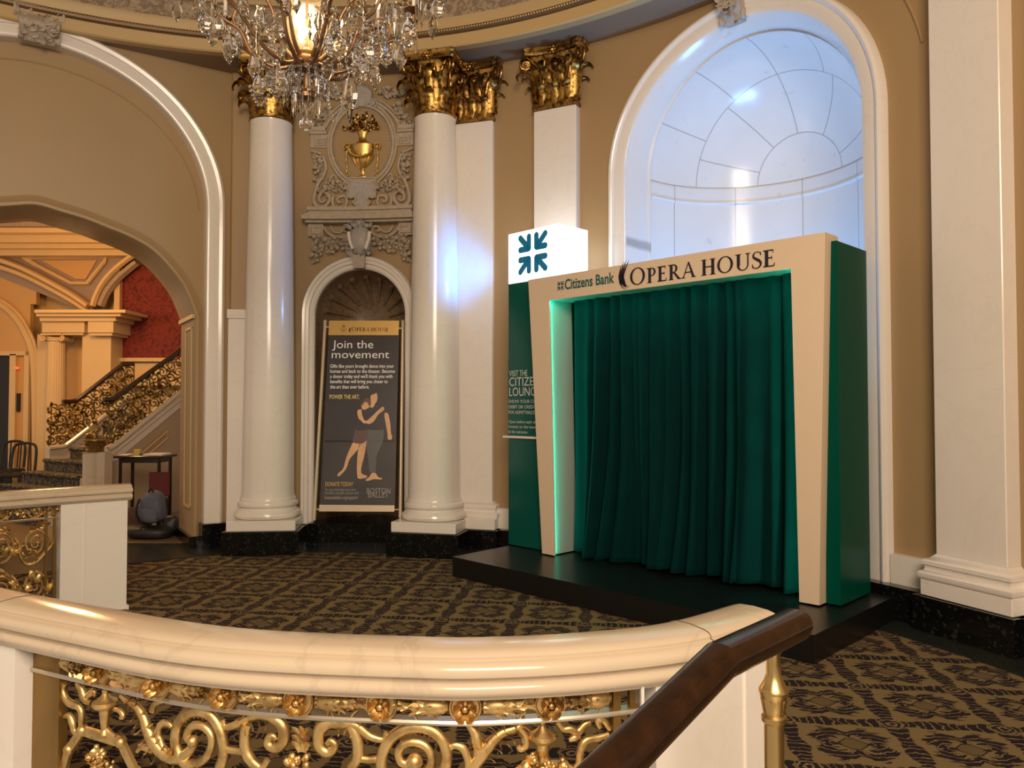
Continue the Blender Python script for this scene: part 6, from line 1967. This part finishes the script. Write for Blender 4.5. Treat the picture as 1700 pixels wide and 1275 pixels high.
# ---- staircase rising away to the right
FX, NX = at_y(85, 744, 11.4), at_y(180, 742, 10.6)
SF0 = V((FX.x, FX.y, 0)); SN0 = V((NX.x, NX.y, 0))
SWv = (SN0 - SF0); SWL = SWv.length; SWv.normalize(); SAv = V((-SWv.y, SWv.x, 0))
stc = thing('carpeted_staircase', (SF0 + SN0) / 2, 'hall staircase with patterned runner and pale marble sides', 'staircase')
rise, run = .168, .245
for k in range(-4, 4):
    z1 = .97 + rise * k
    if z1 <= 0: continue
    t0 = .22 + run * k; fl = .16 * max(0, -k)          # lower steps sweep out
    w0, w1 = (.1, SWL - .12) if k >= 0 else (-.05 - fl * .6, SWL - .25 + fl * .2)
    p = SF0 + SAv * t0 + SWv * w0
    m = MB(); m.obox(p, SAv * (1.15 - t0), SWv * (w1 - w0), UZ * (z1 - .03)); m.build('step', M['marble_warm'], stc)
    m = MB(); q = p + SWv * .03 - SAv * .012; L_ = w1 - w0 - .06
    m.obox(q, SAv * .03, SWv * L_, UZ * (z1 - .01)); m.obox(q + UZ * (z1 - .035), SAv * (run + .05), SWv * L_, UZ * .025)
    m.tube([q + UZ * (z1 - .025), q + SWv * L_ + UZ * (z1 - .025)], .03, 10)
    n_ = int(L_ / .07)
    m.build('runner', M['stair_carpet'], stc, sharp=60)
def splane(px, py, base, lift=0.0): return at_plane(px, py, base + SWv * lift, SWv)
def stringer(pts, base, d, name='stringer'):
    m = MB(); m.prism([splane(x, q, base) for x, q in pts], -SWv * d); return m.build(name, M['marble_warm'], stc, sharp=30)
stringer([(180, 742), (192, 736), (290, 656), (310, 641), (310, 668), (290, 684), (194, 764), (180, 768)], SN0, .10)
m = MB(); m.prism([splane(x, q, SN0, -.02) for x, q in [(180, 760), (194, 758), (310, 662), (310, 850), (180, 850)]], -SWv * .08); m.build('side_wall', M['stair_wall'], stc, sharp=30)['label'] = 'brown wall under the stair'
m = MB(); m.tube(smooth_path([splane(x, y, SN0, .01) for x, y in [(180, 745), (196, 735), (240, 699), (300, 650)]], 5), .035, 8); m.build('moulding', M['marble_warm'], stc)
m = MB(); m.tube([splane(x, y, SN0, .01) for x, y in [(182, 757), (300, 662)]], .025, 8); m.build('moulding', M['marble_warm'], stc)
stringer([(82, 744), (104, 742), (118, 735), (176, 690), (215, 660), (215, 780), (82, 815)], SF0, .10)
m = MB(); m.tube(smooth_path([splane(x, y, SF0, .01) for x, y in [(82, 743), (104, 741), (118, 733), (176, 688), (215, 655)]], 5), .035, 8); m.build('moulding', M['marble_warm'], stc)
m = MB(); m.tube([splane(x, y, SN0, .01) for x, y in [(230, 757), (278, 716), (278, 727), (240, 760)]], .014, 6); m.build('moulding', M['hall_orange'], stc)
def rail_h(px, base, label, seed, bot):
    tp = [splane(a, b, base) for a, b in px]; bt = [splane(a, b, base) for a, b in bot]
    root = thing('stair_railing', V((bt[0].x, bt[0].y, bt[0].z)), label, 'railing', 'gilt railings of the hall staircase')
    m = MB(); m.tube(smooth_path(tp, 6), .035, 8); m.build('handrail', M['wood'], root)
    rnd = random.Random(seed)
    ds = lambda p: (V((p.x, p.y, 0)) - V((base.x, base.y, 0))).dot(SAv)
    S_ = lambda d, z, p=0.0: base + SAv * d + UZ * z + SWv * p
    def interp(pts, d):
        for p, q in zip(pts, pts[1:]):
            if ds(p) <= d <= ds(q): return p.z + (q.z - p.z) * (d - ds(p)) / max(1e-6, ds(q) - ds(p))
        return pts[0].z if d < ds(pts[0]) else pts[-1].z
    d0, d1 = ds(bt[0]), ds(bt[-1])
    m = MB(); d = d0 + .02; k = 0
    while d < d1:
        zb_, zt_ = interp(bt, d) + .02, interp(tp, d) - .04
        h = zt_ - zb_; nn = max(1, int(round(h / .17)))
        for j in range(nn):
            c = S_(d, zb_ + h * (j + .5) / nn); sg = 1 if (k + j) % 2 else -1
            m.tube(spiral(c, SAv * sg, UZ, .095, .015, rnd.uniform(0, 6.28), 1.6, 16), .012, 5)
            for q in range(6):
                b = rnd.uniform(0, 6.28); e = SAv * cos(b) + UZ * sin(b)
                m.leaf(c + e * .05 + SWv * .012, e, SWv, .05, .085, .5, 5, 2, .2)
        d += .13; k += 1
    m.build('grille', M['brass_hall'], root, sharp=60)
    nb_ = max(2, int((d1 - d0) / .5))
    for i in range(nb_ + 1):
        d = d0 + (d1 - d0) * i / nb_
        MB().tube([S_(d, interp(bt, d)), S_(d, interp(tp, d))], .012, 6).build('baluster', M['brass_dark'], root)
rail_h([(104, 667), (122, 666), (135, 659), (196, 611), (206, 605), (222, 604)], SF0 - SWv * .05, 'gilt openwork stair railing with dark handrail, on the far side of the stair', 3, [(84, 742), (104, 741), (118, 733), (176, 688), (222, 652)])
rail_h([(172, 663), (184, 663), (194, 658), (250, 617), (285, 592), (310, 573)], SN0 - SWv * .05, 'gilt openwork stair railing with dark handrail, on the near side of the stair', 5, [(180, 738), (196, 731), (240, 694), (310, 640)])
# newel pedestal with gilt capital and winged child figure
nw = thing('newel_pedestal', hp(160, 800, 10.25), 'marble newel pedestal with gilt capital at the foot of the hall stair', 'pedestal'); nw.location.z = 0
c = hp(160.5, 750, 10.25); zt1 = c.z
m = MB(); m.lathe([(.15, 0), (.15, .1), (.115, .14), (.105, .6), (.105, zt1 - .02), (.12, zt1)], 24, c=(c.x - .04, 10.2, 0)); m.box((c.x + .10, 10.25, zt1 / 2), (.12, .2, zt1)); m.build('shaft', M['marble_warm'], nw)
m = MB(); zt2 = hp(160, 729, 10.25).z
m.lathe([(.10, zt1), (.11, zt1 + .03), (.09, zt1 + .05), (.12, zt2 - .03), (.14, zt2 - .02), (.14, zt2)], 24, c=(c.x, 10.2, 0))
for k in range(10):
    a = 2 * pi * k / 10; e = V((cos(a), sin(a), 0)); m.leaf(V((c.x, 10.2, zt1 + .03)) + e * .09, UZ + e * .2, e, .06, .14, .7, 6, 3, .4)
m.build('capital', M['brass_dark'], nw)
fg = thing('cherub_figurine', V((c.x, 10.2, zt2)), 'small gilt seated child figure on the newel pedestal', 'figurine')
# one continuous skin: pelvis, belly, chest, neck, head, bent arms and legs
me = bpy.data.meshes.new('body')
jt = [((0, 0, .06), .055), ((0, 0, .13), .055), ((0, 0, .19), .05), ((0, -.005, .235), .024), ((0, -.012, .275), .047), ((0, -.014, .31), .03),
      ((.06, -.01, .185), .026), ((.10, -.03, .14), .021), ((.06, -.08, .13), .017), ((-.06, -.01, .185), .026), ((-.11, .0, .24), .021), ((-.13, -.02, .31), .016),
      ((.045, -.06, .06), .036), ((.06, -.12, .07), .027), ((.06, -.12, .0), .02), ((-.045, -.06, .06), .036), ((-.07, -.11, .08), .027), ((-.08, -.10, .0), .02)]
ed = [(0, 1), (1, 2), (2, 3), (3, 4), (4, 5), (2, 6), (6, 7), (7, 8), (2, 9), (9, 10), (10, 11), (0, 12), (12, 13), (13, 14), (0, 15), (15, 16), (16, 17)]
kk = .85
me.from_pydata([(c.x + p[0] * kk, 10.2 + p[1] * kk, zt2 + .005 + p[2] * kk) for p, r_ in jt], ed, [])
ob = bpy.data.objects.new('body', me); COL.objects.link(ob); ob.parent = fg; ob.matrix_parent_inverse = Matrix.Translation(fg.location).inverted()
sm_ = ob.modifiers.new('skin', 'SKIN'); ob.modifiers.new('sub', 'SUBSURF').levels = 1
for v_, (p, r_) in zip(me.skin_vertices[0].data, jt): v_.radius = (r_ * kk, r_ * kk)
me.skin_vertices[0].data[0].use_root = True
ob.modifiers['sub'].render_levels = 2
me.materials.append(M['brass_hall'])
# ---- console table with papers
TY = 9.75
a, b = hp(188, 757, TY), hp(271, 757, TY); tz = a.z
tb = thing('side_table', ((a.x + b.x) / 2, TY + .2, 0), 'narrow dark table with papers on it, below the staircase', 'table')
m = MB(); m.box(((a.x + b.x) / 2, TY + .2, tz - .015), (b.x - a.x, .42, .03), bevel=.005); m.build('table_top', M['wood'], tb)
m = MB(); m.box(((a.x + b.x) / 2, TY + .2, tz - .06), (b.x - a.x - .12, .34, .06)); m.build('apron', M['wood'], tb)
for sx in (a.x + .07, b.x - .07):
    for sy in (TY + .04, TY + .36):
        m = MB(); m.tube([V((sx, sy, .0)), V((sx, sy, tz - .03))], .022, 8); m.build('leg', M['wood'], tb)
def on_table(px0, px1, h, y0, d, name, mat_, lab, cat):
    p, q = hp(px0, 757, TY), hp(px1, 757, TY)
    m = MB(); m.box(((p.x + q.x) / 2, y0 + d / 2, tz + h / 2), (q.x - p.x, d, h), bevel=.002); tag(m.build(name, M[mat_]), lab, cat)
on_table(193, 208, .012, TY + .05, .22, 'paper_stack', 'paper', 'thin stack of white papers at the left end of the narrow table', 'papers')
on_table(234, 266, .022, TY + .05, .26, 'paper_stack', 'paper', 'wide stack of white papers at the right end of the narrow table', 'papers')
on_table(214, 224, .075, TY + .12, .05, 'card_box', 'yellow', 'small yellow card box standing on the narrow table', 'box')
on_table(226, 233, .03, TY + .08, .1, 'tape_roll', 'grey_fabric', 'small grey object between the papers on the narrow table', 'tape')
# red folding chair behind the bags
c = hp(265, 820, 9.75)
rc_ = thing('red_chair', (c.x, 9.75, 0), 'dark red chair pushed under the end of the narrow table', 'chair')
m = MB(); m.box((c.x, 9.62, .42), (.26, .2, .04), bevel=.01); m.build('seat', M['red_paint'], rc_)
m = MB(); m.box((c.x, 9.74, .60), (.26, .03, .30), bevel=.01); m.build('backrest', M['red_paint'], rc_)
for sx in (-.1, .1):
    for sy in (9.55, 9.73):
        m = MB(); m.tube([V((c.x + sx, sy, 0)), V((c.x + sx, sy, .42))], .014, 6); m.build('leg', M['black'], rc_)
# bags on the floor
def lump(mb, c, sx, sy, sz, seed, n=18, amp=.16):
    rnd = random.Random(seed); ph = [rnd.uniform(0, 6.28) for _ in range(6)]
    t = MB().ball((0, 0, 0), 1, n)
    vs = []
    for p in t.v:
        k = 1 + amp * (sin(3 * p.x + ph[0] + 2 * p.z) * .5 + sin(5 * p.y + ph[1]) * .3 + sin(7 * p.z + 4 * p.x + ph[2]) * .3)
        q = V((abs(p.x) ** .7 * (1 if p.x > 0 else -1), abs(p.y) ** .7 * (1 if p.y > 0 else -1), abs(p.z) ** .7 * (1 if p.z > 0 else -1)))
        vs.append(V(c) + V((q.x * sx * k, q.y * sy * k, q.z * sz * k)))
    mb.add(vs, t.f); return mb
c = hp(252, 848, 9.25)
bp = thing('backpack', (c.x, 9.25, .17), 'blue-grey backpack standing on the bags by the pier', 'bag')
m = MB(); lump(m, (c.x, 9.25, .36), .15, .10, .19, 2); m.build('body', M['grey_fabric'], bp, sharp=180)
m = MB(); lump(m, (c.x + .02, 9.15, .29), .10, .04, .09, 4); m.build('front_pocket', M['grey_fabric'], bp, sharp=180)
m = MB(); m.tube(smooth_path([V((c.x - .03, 9.22, .54)), V((c.x, 9.21, .60)), V((c.x + .04, 9.22, .54))], 5), .012, 6); m.build('handle', M['black'], bp)
m = MB(); m.tube(smooth_path([V((c.x - .11, 9.17, .48)), V((c.x - .13, 9.12, .35)), V((c.x - .10, 9.15, .22))], 5), .016, 6); m.build('strap', M['black'], bp)
c = hp(214, 860, 9.5)
m = MB(); lump(m, (c.x, 9.75, .17), .17, .15, .16, 5); tag(m.build('duffel_bag', M['brown_fabric'], sharp=180), 'brown crumpled bag on the floor left of the backpack', 'bag')
c = hp(245, 880, 9.2)
m = MB(); lump(m, (c.x, 9.22, .085), .30, .14, .08, 7); tag(m.build('tote_bag', M['black'], sharp=180), 'flat black bag on the floor under the backpack', 'bag')
c = hp(276, 868, 9.3)
m = MB(); lump(m, (c.x, 9.42, .13), .10, .10, .125, 9); tag(m.build('shoulder_bag', M['black'], sharp=180), 'small dark bag beside the backpack, against the pier', 'bag')
